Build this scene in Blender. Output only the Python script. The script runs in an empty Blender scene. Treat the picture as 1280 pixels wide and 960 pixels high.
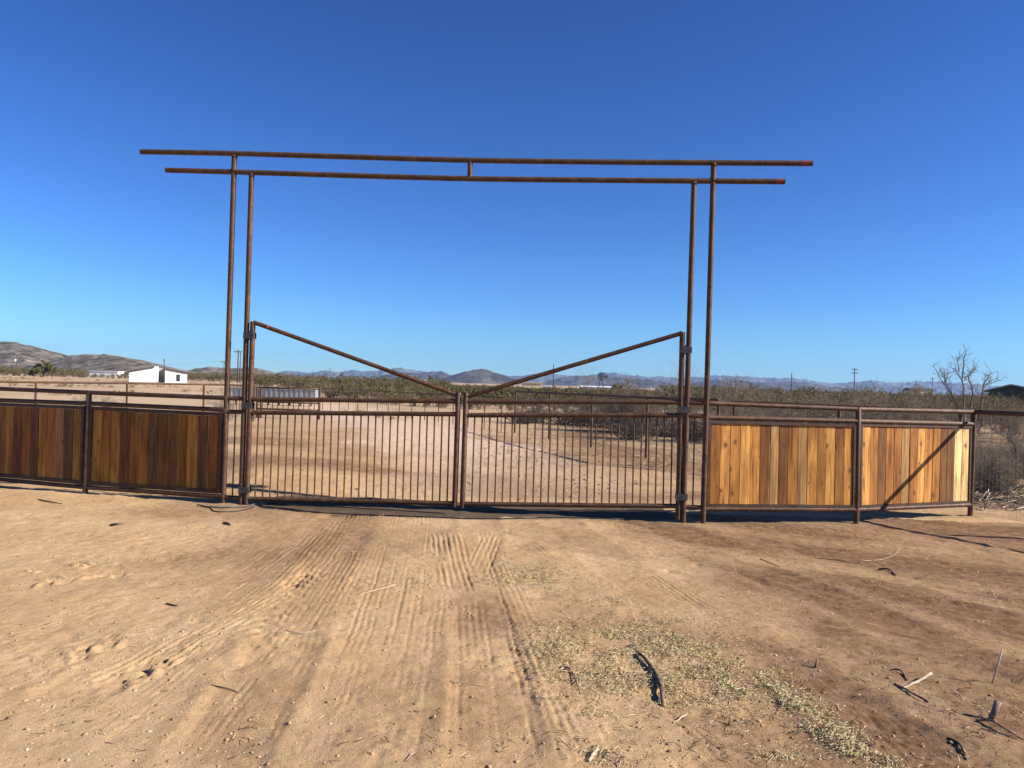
import bpy, math, random
import numpy as np
from mathutils import Vector, Matrix
random.seed(7)
rng = np.random.default_rng(7)
scene = bpy.context.scene
R = math.radians
# ------------------------------------------------------------------ camera, sky, sun, exposure
F = 961.0; CH = 1.77; ROLL = R(1.6)
cr, sr = math.cos(ROLL), math.sin(ROLL)
RV = np.array([cr, 0.0, sr]); UV = np.array([-sr, 0.0, cr]); FV = np.array([0.0, 1.0, 0.0])
cam_d = bpy.data.cameras.new('camera'); cam = bpy.data.objects.new('camera', cam_d)
scene.collection.objects.link(cam); scene.camera = cam
cam_d.sensor_width = 36.0; cam_d.lens = 36.0 * F / 1280.0
cam_d.clip_start = 0.1; cam_d.clip_end = 30000.0
cam.matrix_world = Matrix(((RV[0], UV[0], 0, 0), (0, 0, -1, 0), (RV[2], UV[2], 0, CH), (0, 0, 0, 1)))

SUN_EL, SUN_AZ = R(31), R(12)          # azimuth measured from +X towards -Y
world = bpy.data.worlds.new('World'); scene.world = world; world.use_nodes = True
wn = world.node_tree; wn.nodes.clear()
sky = wn.nodes.new('ShaderNodeTexSky'); sky.sky_type = 'NISHITA'; sky.sun_disc = False
sky.sun_elevation = SUN_EL; sky.sun_rotation = math.pi / 2 + SUN_AZ
sky.altitude = 500; sky.air_density = 1.0; sky.dust_density = 0.0; sky.ozone_density = 3.0
gam = wn.nodes.new('ShaderNodeGamma'); gam.inputs['Gamma'].default_value = 1.5      # clear dry-air contrast
tint = wn.nodes.new('ShaderNodeMix'); tint.data_type = 'RGBA'; tint.blend_type = 'MULTIPLY'; tint.inputs[0].default_value = 1.0
tint.inputs[7].default_value = (0.122, 0.205, 0.315, 1)
bg = wn.nodes.new('ShaderNodeBackground'); bg.inputs['Strength'].default_value = 0.10
wo = wn.nodes.new('ShaderNodeOutputWorld')
wn.links.new(sky.outputs[0], gam.inputs[0]); wn.links.new(gam.outputs[0], tint.inputs[6]); wn.links.new(tint.outputs[2], bg.inputs[0]); wn.links.new(bg.outputs[0], wo.inputs[0])
sun_d = bpy.data.lights.new('sun', 'SUN'); sun_d.energy = 5.0; sun_d.angle = R(0.53); sun_d.color = (1.0, 0.93, 0.83)
sun = bpy.data.objects.new('sun', sun_d); scene.collection.objects.link(sun)
SD = Vector((math.cos(SUN_EL) * math.cos(SUN_AZ), -math.cos(SUN_EL) * math.sin(SUN_AZ), math.sin(SUN_EL)))
sun.rotation_euler = SD.to_track_quat('Z', 'Y').to_euler(); sun.location = (20, -5, 20)
vs = scene.view_settings; vs.view_transform = 'Standard'; vs.look = 'None'; vs.gamma = 1.0; vs.use_curve_mapping = False
vs.exposure = 1.0
scene.cycles.volume_bounces = 0; scene.cycles.max_bounces = 5

# ------------------------------------------------------------------ helpers
def ray(px, py):
    return (px - 640) / F * RV + (480 - py) / F * UV + FV
def at(px, py, Y):
    d = ray(px, py); return np.array([d[0] * Y, Y, CH + d[2] * Y])
def ground_at(px, py):
    d = ray(px, py); t = -CH / d[2]; return np.array([d[0] * t, t, 0.0])
def colx(px, Y, py=480):               # x where an image column stands at depth Y
    return ray(px, py)[0] * Y
def on_wall(px, py, A, B):             # point on the vertical plane through A, B (x,y)
    d = ray(px, py)
    ex, ey = B[0] - A[0], B[1] - A[1]
    Y = (A[1] * ex - A[0] * ey) / (ex - d[0] * ey)
    return at(px, py, Y)

def hash2(ix, iy, s):
    h = (ix.astype(np.int64) * 374761393 + iy.astype(np.int64) * 668265263 + s * 974711) & 0x7fffffff
    h = ((h ^ (h >> 13)) * 1274126177) & 0x7fffffff
    return ((h ^ (h >> 16)) & 0xffff) / 65535.0
def vnoise(x, y, s=0):
    ix = np.floor(x); iy = np.floor(y); fx = x - ix; fy = y - iy
    fx = fx * fx * (3 - 2 * fx); fy = fy * fy * (3 - 2 * fy)
    a = hash2(ix, iy, s); b = hash2(ix + 1, iy, s); c = hash2(ix, iy + 1, s); d = hash2(ix + 1, iy + 1, s)
    return (a * (1 - fx) + b * fx) * (1 - fy) + (c * (1 - fx) + d * fx) * fy - 0.5
def fbm(x, y, o=4, s=0):
    r = 0; a = 1.0
    for k in range(o):
        r = r + a * vnoise(x * 2 ** k + 17.3 * k, y * 2 ** k - 9.1 * k, s + k); a *= 0.5
    return r

def tag(o, label=None, cat=None, group=None, kind=None):
    if label: o['label'] = label
    if cat: o['category'] = cat
    if group: o['group'] = group
    if kind: o['kind'] = kind
    return o
ORI = {}
def empty(name, loc):
    o = bpy.data.objects.new(name, None); scene.collection.objects.link(o); o.location = tuple(loc)
    o.empty_display_size = 0.2; ORI[o.name] = np.array(loc, float); return o

class MB:
    def __init__(s): s.v = []; s.f = []; s.m = []; s.c = []; s.n = 0
    def add(s, verts, faces, mi=0, col=None):
        verts = np.asarray(verts, float); s.v.append(verts)
        s.f += [tuple(int(i) + s.n for i in f) for f in faces]; s.m += [mi] * len(faces)
        s.c += [col if col is not None else (1, 1, 1, 0.5)] * len(verts); s.n += len(verts)
    def tube(s, pts, rad, k=12, mi=0, cap=True, dome=False):
        pts = [np.asarray(p, float) for p in pts]
        if np.isscalar(rad): rad = [rad] * len(pts)
        rad = list(rad)
        if dome:
            d = pts[-1] - pts[-2]; d = d / np.linalg.norm(d); r = rad[-1]
            pts += [pts[-1] + d * r * .3, pts[-1] + d * r * .42]; rad += [r * .75, r * .3]
        up = None; V = []; 
        for i, p in enumerate(pts):
            a = pts[max(i - 1, 0)]; b = pts[min(i + 1, len(pts) - 1)]
            t = (b - a) / (np.linalg.norm(b - a) + 1e-12)
            if up is None:
                up = np.array([0, 0, 1.0]) if abs(t[2]) < .9 else np.array([0, 1.0, 0])
            u = up - t * np.dot(up, t); u /= np.linalg.norm(u); w = np.cross(t, u); up = u
            for j in range(k):
                an = 2 * math.pi * j / k
                V.append(p + rad[i] * (math.cos(an) * u + math.sin(an) * w))
        Fc = []
        for i in range(len(pts) - 1):
            for j in range(k):
                j2 = (j + 1) % k
                Fc.append((i * k + j, i * k + j2, (i + 1) * k + j2, (i + 1) * k + j))
        if cap:
            Fc.append(tuple(range(k - 1, -1, -1))); Fc.append(tuple((len(pts) - 1) * k + j for j in range(k)))
        s.add(V, Fc, mi)
    def prism(s, base, zs, mi=0, col=None):  # polygon base (list of xy), z0..z1
        k = len(base); z0, z1 = zs
        V = [(x, y, z0) for x, y in base] + [(x, y, z1) for x, y in base]
        Fc = [(j, (j + 1) % k, k + (j + 1) % k, k + j) for j in range(k)] + [tuple(range(k - 1, -1, -1)), tuple(range(k, 2 * k))]
        s.add(V, Fc, mi, col)
    def box(s, x0, x1, y0, y1, z0, z1, mi=0, col=None):
        s.prism([(x0, y0), (x1, y0), (x1, y1), (x0, y1)], (z0, z1), mi, col)
    def obox(s, A, B, thick, up, h, mi=0, col=None, b=0.0):
        """bar from A to B (3d centre-line), thickness along horizontal normal, height h along 'up'"""
        A = np.asarray(A, float); B = np.asarray(B, float); t = (B - A) / np.linalg.norm(B - A)
        up = np.asarray(up, float); n = np.cross(t, up); n /= np.linalg.norm(n); up = np.cross(n, t)
        V = []
        for P in (A, B):
            for a, c in ((-1, -1), (1, -1), (1, 1), (-1, 1)):
                V.append(P + n * thick / 2 * a + up * h / 2 * c)
        s.add(V, [(3, 2, 1, 0), (4, 5, 6, 7), (0, 1, 5, 4), (1, 2, 6, 5), (2, 3, 7, 6), (3, 0, 4, 7)], mi, col)
    def build(s, name, mats, parent=None, smooth=False, origin=None, attr=False, auto=None):
        V = np.concatenate(s.v) if s.v else np.zeros((0, 3))
        if parent is not None: o0 = ORI[parent.name]
        elif origin is not None: o0 = np.array(origin, float)
        else: o0 = np.zeros(3)
        me = bpy.data.meshes.new(name); me.from_pydata((V - o0).tolist(), [], s.f)
        if not isinstance(mats, (list, tuple)): mats = [mats]
        for m in mats: me.materials.append(m)
        me.polygons.foreach_set('material_index', np.array(s.m, np.int32))
        if attr:
            a = me.color_attributes.new('bcol', 'FLOAT_COLOR', 'POINT')
            a.data.foreach_set('color', np.array(s.c, np.float32).ravel())
        if smooth: 
            me.polygons.foreach_set('use_smooth', np.ones(len(me.polygons), bool))
            if auto: 
                try: me.set_sharp_from_angle(angle=R(auto))
                except Exception: pass
        me.update()
        o = bpy.data.objects.new(name, me); scene.collection.objects.link(o)
        if parent is not None: o.parent = parent; ORI[o.name] = o0
        else: o.location = tuple(o0); ORI[o.name] = o0
        return o

def np_mesh(name, V, faces_tri=None, faces_quad=None, mats=(), mi_t=None, mi_q=None, smooth=False):
    me = bpy.data.meshes.new(name)
    nt = 0 if faces_tri is None else len(faces_tri); nq = 0 if faces_quad is None else len(faces_quad)
    me.vertices.add(len(V)); me.vertices.foreach_set('co', np.asarray(V, np.float32).ravel())
    li = []
    if nt: li.append(np.asarray(faces_tri).ravel())
    if nq: li.append(np.asarray(faces_quad).ravel())
    li = np.concatenate(li).astype(np.int32)
    me.loops.add(len(li)); me.loops.foreach_set('vertex_index', li)
    me.polygons.add(nt + nq)
    st = np.concatenate([np.arange(nt) * 3, nt * 3 + np.arange(nq) * 4]).astype(np.int32)
    me.polygons.foreach_set('loop_start', st)
    for m in mats: me.materials.append(m)
    mi = np.concatenate([np.zeros(nt, np.int32) if mi_t is None else mi_t, np.zeros(nq, np.int32) if mi_q is None else mi_q]).astype(np.int32)
    me.polygons.foreach_set('material_index', mi)
    if smooth: me.polygons.foreach_set('use_smooth', np.ones(nt + nq, bool))
    me.update(calc_edges=True); me.validate()
    return me
def link_mesh(name, me, parent=None, loc=(0, 0, 0)):
    o = bpy.data.objects.new(name, me); scene.collection.objects.link(o); o.location = tuple(loc)
    if parent is not None: o.parent = parent
    return o

# ------------------------------------------------------------------ materials
class NT:
    def __init__(s, name, rough=0.8, spec=0.3):
        s.m = bpy.data.materials.new(name); s.m.use_nodes = True; s.t = s.m.node_tree
        s.b = s.t.nodes['Principled BSDF']; s.b.inputs['Roughness'].default_value = rough
        s.b.inputs['Specular IOR Level'].default_value = spec
        s.geo = s.t.nodes.new('ShaderNodeNewGeometry')
    def N(s, typ, **kw):
        n = s.t.nodes.new(typ)
        for k, v in kw.items():
            if k.startswith('i_'): n.inputs[k[2:].replace('_', ' ')].default_value = v
            else: setattr(n, k, v)
        return n
    def L(s, a, b): s.t.links.new(a, b)
    def pos(s, scale=(1, 1, 1)):
        mp = s.N('ShaderNodeMapping'); mp.inputs['Scale'].default_value = scale; s.L(s.geo.outputs['Position'], mp.inputs[0]); return mp.outputs[0]
    def noise(s, scale, detail=4, rough=.55, vec=None, dist=0.0):
        n = s.N('ShaderNodeTexNoise'); n.inputs['Scale'].default_value = scale; n.inputs['Detail'].default_value = detail
        n.inputs['Roughness'].default_value = rough; n.inputs['Distortion'].default_value = dist
        s.L(vec if vec is not None else s.pos(), n.inputs['Vector']); return n.outputs['Fac']
    def ramp(s, fac, stops):
        r = s.N('ShaderNodeValToRGB'); e = r.color_ramp.elements
        while len(e) < len(stops): e.new(.5)
        for el, (p, c) in zip(e, stops): el.position = p; el.color = (*c, 1) if len(c) == 3 else c
        s.L(fac, r.inputs[0]); return r.outputs[0]
    def mix(s, fac, a, b, mode='MIX'):
        n = s.N('ShaderNodeMix', data_type='RGBA', blend_type=mode)
        for sock, v in ((n.inputs[0], fac), (n.inputs[6], a), (n.inputs[7], b)):
            if isinstance(v, (int, float)): sock.default_value = v
            elif isinstance(v, tuple): sock.default_value = (*v, 1) if len(v) == 3 else v
            else: s.L(v, sock)
        return n.outputs[2]
    def math(s, op, a, b=None):
        n = s.N('ShaderNodeMath', operation=op)
        for i, v in enumerate((a, b)):
            if v is None: continue
            if isinstance(v, (int, float)): n.inputs[i].default_value = v
            else: s.L(v, n.inputs[i])
        return n.outputs[0]
    def col(s, c):
        if isinstance(c, tuple): s.b.inputs['Base Color'].default_value = (*c, 1)
        else: s.L(c, s.b.inputs['Base Color'])
    def bump(s, h, strength=.5, dist=.01):
        n = s.N('ShaderNodeBump'); n.inputs['Strength'].default_value = strength; n.inputs['Distance'].default_value = dist
        s.L(h, n.inputs['Height']); s.L(n.outputs[0], s.b.inputs['Normal'])

def mottled(name, c1, c2, scale=3.0, rough=.85, spec=.2, bump=0.0, bd=.01, detail=5, metal=0.0, c3=None):
    n = NT(name, rough, spec); f = n.noise(scale, detail, .6)
    st = [(.35, c1), (.65, c2)] if c3 is None else [(.3, c1), (.5, c2), (.7, c3)]
    n.col(n.ramp(f, st)); n.b.inputs['Metallic'].default_value = metal
    if bump: n.bump(n.noise(scale * 4, 4), bump, bd)
    return n.m

def rust_mat(name, dark=1.0):
    n = NT(name, .62, .35)
    a = n.noise(9, 6, .65); b = n.noise(38, 5, .7); s_ = n.noise(2.2, 3)
    base = n.ramp(a, [(.3, (.022 * dark, .0115 * dark, .007 * dark)), (.5, (.052 * dark, .026 * dark, .014 * dark)), (.68, (.120 * dark, .056 * dark, .024 * dark))])
    f2 = n.ramp(b, [(.44, (0, 0, 0)), (.62, (1, 1, 1))])
    c = n.mix(n.math('MULTIPLY', f2, .55), base, (.19 * dark, .080 * dark, .032 * dark))
    g = n.ramp(s_, [(.52, (0, 0, 0)), (.66, (1, 1, 1))])
    c = n.mix(n.math('MULTIPLY', g, .45), c, (.085, .064, .050))
    n.col(c); n.L(n.ramp(b, [(.3, (.45,) * 3), (.7, (.8,) * 3)]), n.b.inputs['Roughness'])
    n.b.inputs['Metallic'].default_value = .15
    n.bump(b, .35, .003); return n.m
RUST = rust_mat('rusted_pipe_steel'); RUST_D = rust_mat('rusted_frame_steel', .8)
STEEL = mottled('hinge_steel', (.05, .045, .04), (.12, .11, .10), 20, .45, .5, .2, .002, metal=.5)
RED = mottled('red_tape', (.15, .028, .018), (.26, .06, .045), 15, .6)
GALV = mottled('galvanized_metal', (.22, .24, .25), (.34, .36, .38), 2, .5, .5, metal=.3)
WIRE = mottled('wire', (.16, .14, .12), (.28, .26, .24), 5, .6, .4, metal=.3)
CABLE = mottled('grey_conduit', (.06, .058, .05), (.12, .115, .10), 12, .55)
BLACKC = mottled('black_cable', (.012, .012, .013), (.03, .03, .03), 12, .5)

def wood_mat():
    n = NT('cedar_boards', .72, .25)
    at_ = n.N('ShaderNodeAttribute', attribute_name='bcol')
    sep = n.N('ShaderNodeSeparateXYZ'); n.L(n.geo.outputs['Position'], sep.inputs[0])
    comb = n.N('ShaderNodeCombineXYZ'); off = n.math('MULTIPLY', at_.outputs['Alpha'], 57.0)
    n.L(sep.outputs[0], comb.inputs[0]); n.L(off, comb.inputs[1]); n.L(n.math('MULTIPLY', sep.outputs[2], .055), comb.inputs[2])
    g1 = n.N('ShaderNodeTexNoise'); g1.inputs['Scale'].default_value = 26; g1.inputs['Detail'].default_value = 7; g1.inputs['Roughness'].default_value = .6; g1.inputs['Distortion'].default_value = .9
    n.L(comb.outputs[0], g1.inputs['Vector'])
    comb2 = n.N('ShaderNodeCombineXYZ'); n.L(sep.outputs[0], comb2.inputs[0]); n.L(off, comb2.inputs[1]); n.L(n.math('MULTIPLY', sep.outputs[2], .22), comb2.inputs[2])
    g2 = n.N('ShaderNodeTexNoise'); g2.inputs['Scale'].default_value = 6.5; g2.inputs['Detail'].default_value = 3; g2.inputs['Distortion'].default_value = .6
    n.L(comb2.outputs[0], g2.inputs['Vector'])
    base = n.mix(1.0, at_.outputs['Color'], n.ramp(g1.outputs[0], [(.30, (.36, .26, .18)), (.44, (.86, .80, .72)), (.55, (1.04, 1.02, .98)), (.7, (1.38, 1.34, 1.2))]), 'MULTIPLY')
    sap = n.ramp(g2.outputs[0], [(.49, (0, 0, 0)), (.56, (1, 1, 1))])
    base = n.mix(n.math('MULTIPLY', sap, .5), base, n.mix(1.0, base, (1.45, 1.5, 1.55), 'MULTIPLY'))
    hw = n.ramp(g2.outputs[0], [(.36, (1, 1, 1)), (.45, (0, 0, 0))])
    base = n.mix(n.math('MULTIPLY', hw, .5), base, n.mix(1.0, base, (.55, .42, .34), 'MULTIPLY'))
    # knots: sparse voronoi cells
    comb3 = n.N('ShaderNodeCombineXYZ'); n.L(n.math('ADD', sep.outputs[0], off), comb3.inputs[0]); n.L(n.math('MULTIPLY', sep.outputs[2], .7), comb3.inputs[1])
    vo = n.N('ShaderNodeTexVoronoi', voronoi_dimensions='2D'); vo.inputs['Scale'].default_value = 4.2; n.L(comb3.outputs[0], vo.inputs['Vector'])
    pk = n.N('ShaderNodeSeparateXYZ'); n.L(vo.outputs['Color'], pk.inputs[0])
    kn = n.ramp(n.math('MULTIPLY', vo.outputs['Distance'], n.math('ADD', n.math('MULTIPLY', pk.outputs[1], 1.9), .65)), [(.045, (1, 1, 1)), (.075, (.5, .5, .5)), (.15, (0, 0, 0))])
    kf = n.math('MULTIPLY', n.math('MULTIPLY', kn, .9), n.math('GREATER_THAN', pk.outputs[0], .45))
    base = n.mix(kf, base, (.10, .038, .014))
    n.col(base); n.bump(g1.outputs[0], .25, .003); return n.m
WOOD = wood_mat()

def soil_mat():
    n = NT('sandy_soil', .95, .08)
    at_ = n.N('ShaderNodeAttribute', attribute_name='soil')
    sp = n.N('ShaderNodeSeparateXYZ'); n.L(at_.outputs['Vector'], sp.inputs[0])
    a = n.noise(.7, 6, .6); b = n.noise(9, 6, .68); c = n.noise(70, 4, .7)
    tan = n.ramp(a, [(.32, (.450, .294, .152)), (.5, (.510, .342, .184)), (.68, (.560, .388, .222))])
    red = n.ramp(b, [(.33, (.155, .086, .043)), (.5, (.215, .126, .067)), (.68, (.285, .176, .098))])
    far = n.ramp(n.noise(.05, 5, .6), [(.35, (.36, .25, .15)), (.6, (.49, .35, .215))])
    m = n.mix(sp.outputs[0], tan, red)
    m = n.mix(sp.outputs[1], m, far)
    road = n.ramp(b, [(.35, (.50, .36, .245)), (.65, (.59, .44, .315))])
    m = n.mix(sp.outputs[2], m, road)
    m = n.mix(.45, m, n.mix(1.0, m, n.ramp(b, [(.3, (.72, .70, .68)), (.5, (1, 1, 1)), (.72, (1.16, 1.15, 1.12))]), 'MULTIPLY'))
    gr = n.ramp(c, [(.30, (.62, .58, .55)), (.42, (1, 1, 1)), (.62, (1, 1, 1)), (.72, (1.25, 1.22, 1.18))])
    m = n.mix(.7, m, n.mix(1.0, m, gr, 'MULTIPLY'))
    m = n.mix(.5, m, n.mix(1.0, m, n.ramp(n.noise(38, 6, .78), [(.36, (.55, .50, .45)), (.435, (1, 1, 1))]), 'MULTIPLY'))
    n.col(m)
    h = n.math('ADD', n.math('MULTIPLY', n.noise(28, 6, .7), 1.0), n.math('MULTIPLY', n.noise(150, 3, .75), .75))
    n.bump(h, .75, .022); return n.m
SOIL = soil_mat()
GRAVEL = mottled('dark_gravel', (.070, .046, .028), (.180, .128, .084), 45, .95, .1, .9, .02, detail=8)

# ------------------------------------------------------------------ ground relief
def to_g(pts): return np.array([ground_at(x, y)[:2] for x, y in pts])
TR = [  # kind, width, amplitude, rib count, pixel path
 ('rib', 0.50, 0.0065, 9, [(436, 640), (400, 688), (345, 745), (232, 806), (120, 862)]),
 ('rib', 0.34, 0.0061, 6, [(418, 652), (372, 690), (300, 742), (238, 780)]),
 ('rib', 0.46, 0.0106, 8, [(556, 664), (564, 700), (576, 740)]),
 ('rib', 0.28, 0.0064, 5, [(618, 668), (604, 695), (592, 718)]),
 ('rib', 0.34, 0.0036, 7, [(470, 638), (452, 690), (398, 790), (310, 975)]),
 ('rib', 0.30, 0.0034, 6, [(452, 638), (415, 700), (340, 810), (190, 975)]),
 ('rib', 0.26, 0.0034, 5, [(430, 640), (380, 700), (270, 800), (40, 975)]),
 ('rib', 0.28, 0.0036, 6, [(500, 640), (478, 720), (440, 830), (385, 975)]),
 ('rib', 0.26, 0.0039, 5, [(528, 640), (512, 740), (488, 850), (452, 975)]),
 ('rib', 0.30, 0.0036, 6, [(555, 740), (545, 850), (532, 975)]),
 ('rib', 0.26, 0.0042, 5, [(588, 745), (596, 850), (600, 975)]),
 ('rib', 0.30, 0.0030, 6, [(606, 655), (640, 760), (672, 860), (706, 975)]),
 ('rib', 0.26, 0.0036, 5, [(620, 700), (668, 800), (712, 880), (750, 975)]),
 ('rib', 0.28, 0.0034, 6, [(410, 640), (330, 700), (200, 775), (-40, 880)]),
 ('rib', 0.26, 0.0030, 5, [(395, 642), (290, 700), (140, 760), (-40, 815)]),
 ('rib', 0.30, 0.0034, 6, [(300, 850), (160, 900), (10, 970)]),
 ('rib', 0.40, 0.0030, 8, [(-40, 698), (120, 690), (260, 670), (400, 648)]),
 ('rib', 0.30, 0.0030, 6, [(640, 655), (700, 700), (790, 760), (860, 800)]),
 ('rib', 0.24, 0.0036, 5, [(930, 965), (870, 915), (830, 885)]),
 ('rib', 0.34, 0.0030, 7, [(700, 650), (820, 720), (1010, 840), (1160, 975)]),
 ('lug', .34, .020, 0, [(-20, 744), (60, 728), (120, 720), (200, 705)]),
 ('lug', .28, .018, 0, [(-20, 722), (60, 712), (180, 700)]),
 ('lug', .36, .020, 0, [(-20, 862), (60, 826), (130, 806), (200, 795)]),
 ('lug', .28, .014, 0, [(140, 798), (220, 780), (300, 762)]),
 ('lug', .30, .016, 0, [(306, 826), (336, 772), (365, 738), (396, 708)]),
 ('lug', .35, .012, 0, [(60, 880), (180, 840), (250, 800)]),
 ('rut', .60, .022, 0, [(690, 650), (800, 725), (1000, 850), (1160, 965)]),
 ('rut', .55, .020, 0, [(790, 640), (930, 690), (1290, 790)]),
 ('rut', .40, .018, 0, [(860, 690), (1010, 735), (1290, 850)]),
 ('rut', .90, .016, 0, [(700, 640), (860, 670), (1290, 720)]),
 ('rut', .55, .028, 0, [(600, 640), (600, 760), (620, 975)]),
 ('rut', .55, .028, 0, [(450, 640), (380, 760), (240, 975)]),
 ('rut', .50, .022, 0, [(425, 640), (300, 740), (20, 900)]),
]
TRG = [(k, w, a, n, to_g(p)) for k, w, a, n, p in TR]
# denser, smoother paths
def densify(P, n=8):
    out = []
    for i in range(len(P) - 1):
        p0 = P[max(i - 1, 0)]; p1 = P[i]; p2 = P[i + 1]; p3 = P[min(i + 2, len(P) - 1)]
        for t in np.linspace(0, 1, n, endpoint=False):
            out.append(.5 * ((2 * p1) + (-p0 + p2) * t + (2 * p0 - 5 * p1 + 4 * p2 - p3) * t * t + (-p0 + 3 * p1 - 3 * p2 + p3) * t ** 3))
    out.append(P[-1]); return np.array(out)
TRG = [(k, w, a, n, densify(P, 5)) for k, w, a, n, P in TRG]

def height(x, y, tracks=True):
    x = np.asarray(x, float); y = np.asarray(y, float)
    near = np.clip((26 - np.hypot(x * .8, y - 6)) / 12, 0, 1)
    r = np.hypot(x, y)
    h = .05 * fbm(x * .35, y * .35, 3, 11) * np.clip(1 - np.abs(y - 10.6) / 1.0, 0, 1) * 0
    h = h + near * (.045 * fbm(x * .55, y * .55, 3, 3) + .020 * fbm(x * 2.3, y * 2.3, 3, 5))
    # fine roughness, stretched along the drag direction on the right
    right = np.clip((x - .8) / 2.0, 0, 1)
    u = x * .86 + y * -.5; v = x * .5 + y * .86
    h = h + near * (.0060 * fbm(x * 19, y * 19, 2, 23) * (.5 + 1.5 * np.clip(fbm(x * 1.3, y * 1.3, 2, 29) + .35, 0, 1)) + .011 * (1 - right) * fbm(x * 7, y * 7, 3, 21) + right * (.016 * fbm(u * 2.2, v * 9, 4, 31)))
    # scattered clumps / hoof marks
    hm = fbm(x * 3.1, y * 3.1, 2, 41); h = h - near * .035 * np.clip(hm - .30, 0, 1) * (1 + 2 * vnoise(x * 14, y * 14, 2))
    # yard floor rises a little behind the left leaf
    y0 = 11.0 + np.clip(-x - 4, 0, 4) * .45
    h = h + .26 * np.clip((-.2 - x) / 4.0, 0, 1) * np.clip((y - y0) / 1.3, 0, 1) * np.clip((60 - y) / 40, 0, 1) * np.clip((30 + x) / 15, 0, 1)
    far = np.clip((r - 60) / 300, 0, 1)
    h = h + far * .5 * fbm(x * .006, y * .006, 3, 8)
    # low spoil ridge behind the left panels and the dirt berm beyond the fences
    if tracks:
        for kind, w, amp, nr, P in TRG:
            lo = P.min(0) - w; hi = P.max(0) + w
            m = (x > lo[0]) & (x < hi[0]) & (y > lo[1]) & (y < hi[1])
            if not m.any(): continue
            X = x[m]; Y = y[m]; best = np.full(X.shape, 1e9); S = np.zeros(X.shape); D = np.zeros(X.shape); s0 = 0.0
            for i in range(len(P) - 1):
                d = P[i + 1] - P[i]; L = np.hypot(*d)
                if L < 1e-6: continue
                t = np.clip(((X - P[i][0]) * d[0] + (Y - P[i][1]) * d[1]) / (L * L), 0, 1)
                dx = X - P[i][0] - t * d[0]; dy = Y - P[i][1] - t * d[1]; dd = dx * dx + dy * dy
                sg = np.sign(dx * d[1] - dy * d[0]); b = dd < best
                best = np.where(b, dd, best); S = np.where(b, s0 + t * L, S); D = np.where(b, sg * np.sqrt(dd), D); s0 += L
            q = D / (w / 2); env = np.clip((1 - np.abs(q)) * 3, 0, 1) * np.clip(S / .5, 0, 1) * np.clip((s0 - S) / .5, 0, 1)
            wear = np.clip(.75 + 1.5 * vnoise(X * 1.3, Y * 1.3, 77) + 1.2 * vnoise(X * 8, Y * 8, 78), 0, 1.3)
            if kind == 'rib':
                wob = .22 * vnoise(S * 2.2, S * 0 + nr, 5) + .10 * vnoise(X * 7, Y * 7, 15)
                cz = np.cos(math.pi * nr * (q + wob * .45)); rowv = np.clip(-.45 + 2.9 * (vnoise(np.round(q * nr / 2 + wob) * 7.7 + nr, S * .8, 44) + .5), 0, 2.2)
                dh = amp * wear * rowv * (-1.5 * np.clip(cz, 0, 1) ** 3 + .25 * np.clip(-cz, 0, 1)) + amp * .8 * (np.exp(-((np.abs(q) - 1.05) / .12) ** 2)) * wear
                dh = dh * env
            elif kind == 'lug':
                ph = (S + np.abs(D) * .55) / .17 + .5 * vnoise(X * 4, Y * 4, 9); c = np.cos(2 * math.pi * ph + math.pi * (D > 0))
                dh = amp * env * wear * 1.9 * (np.clip(c, -.2, 1) ** 1 * (.5 + vnoise(X * 11, Y * 11, 12)) * 1.3 - .25)
            else:
                amp = amp * .55 * (1 + 1.4 * vnoise(S * 1.3, S * 0, 71)); q = q + .5 * vnoise(S * 1.1, S * 0, 72)
                dh = -amp * np.clip(1 - q * q, 0, 1) * np.clip(S / .4, 0, 1) * np.clip((s0 - S) / .4, 0, 1) + amp * .5 * np.exp(-((np.abs(q) - 1) / .25) ** 2) * np.clip(S / .4, 0, 1) * np.clip((s0 - S) / .4, 0, 1)
            h[m] += np.clip(dh, -.009, .018)
    # keep the soil just under the gravel strip and the post feet near zero
    return h
def hz(x, y): return float(height(np.array([x]), np.array([y]))[0])

def grade(a, b, d0, g):
    out = [a]; d = d0
    while out[-1] < b: out.append(out[-1] + d); d *= g
    return out
ys = [-60, -20, -6, -1, 1.5, 2.6, 3.0]
y = 3.0; d = .0095
while y < 11.3: ys.append(y := y + d); d = .0095 + (y - 3) * .0015
while y < 24: d *= 1.012; ys.append(y := y + d)
while y < 12500: d *= 1.035; ys.append(y := y + d)
ys = np.array(ys)
core = np.arange(-7.0, 7.0001, .0118)
side = []; x = 7.0; d = .0118
while x < 11000: d *= 1.085; side.append(x := x + d)
xs = np.concatenate([-np.array(side)[::-1], core, side])
GX, GY = np.meshgrid(xs, ys)
GZ = height(GX.ravel(), GY.ravel()).reshape(GX.shape)
nx, ny = len(xs), len(ys)
idx = np.arange(nx * ny).reshape(ny, nx)
quads = np.stack([idx[:-1, :-1].ravel(), idx[:-1, 1:].ravel(), idx[1:, 1:].ravel(), idx[1:, :-1].ravel()], 1)
gm = np_mesh('ground', np.stack([GX.ravel(), GY.ravel(), GZ.ravel()], 1), None, quads, [SOIL], smooth=True)
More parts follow.
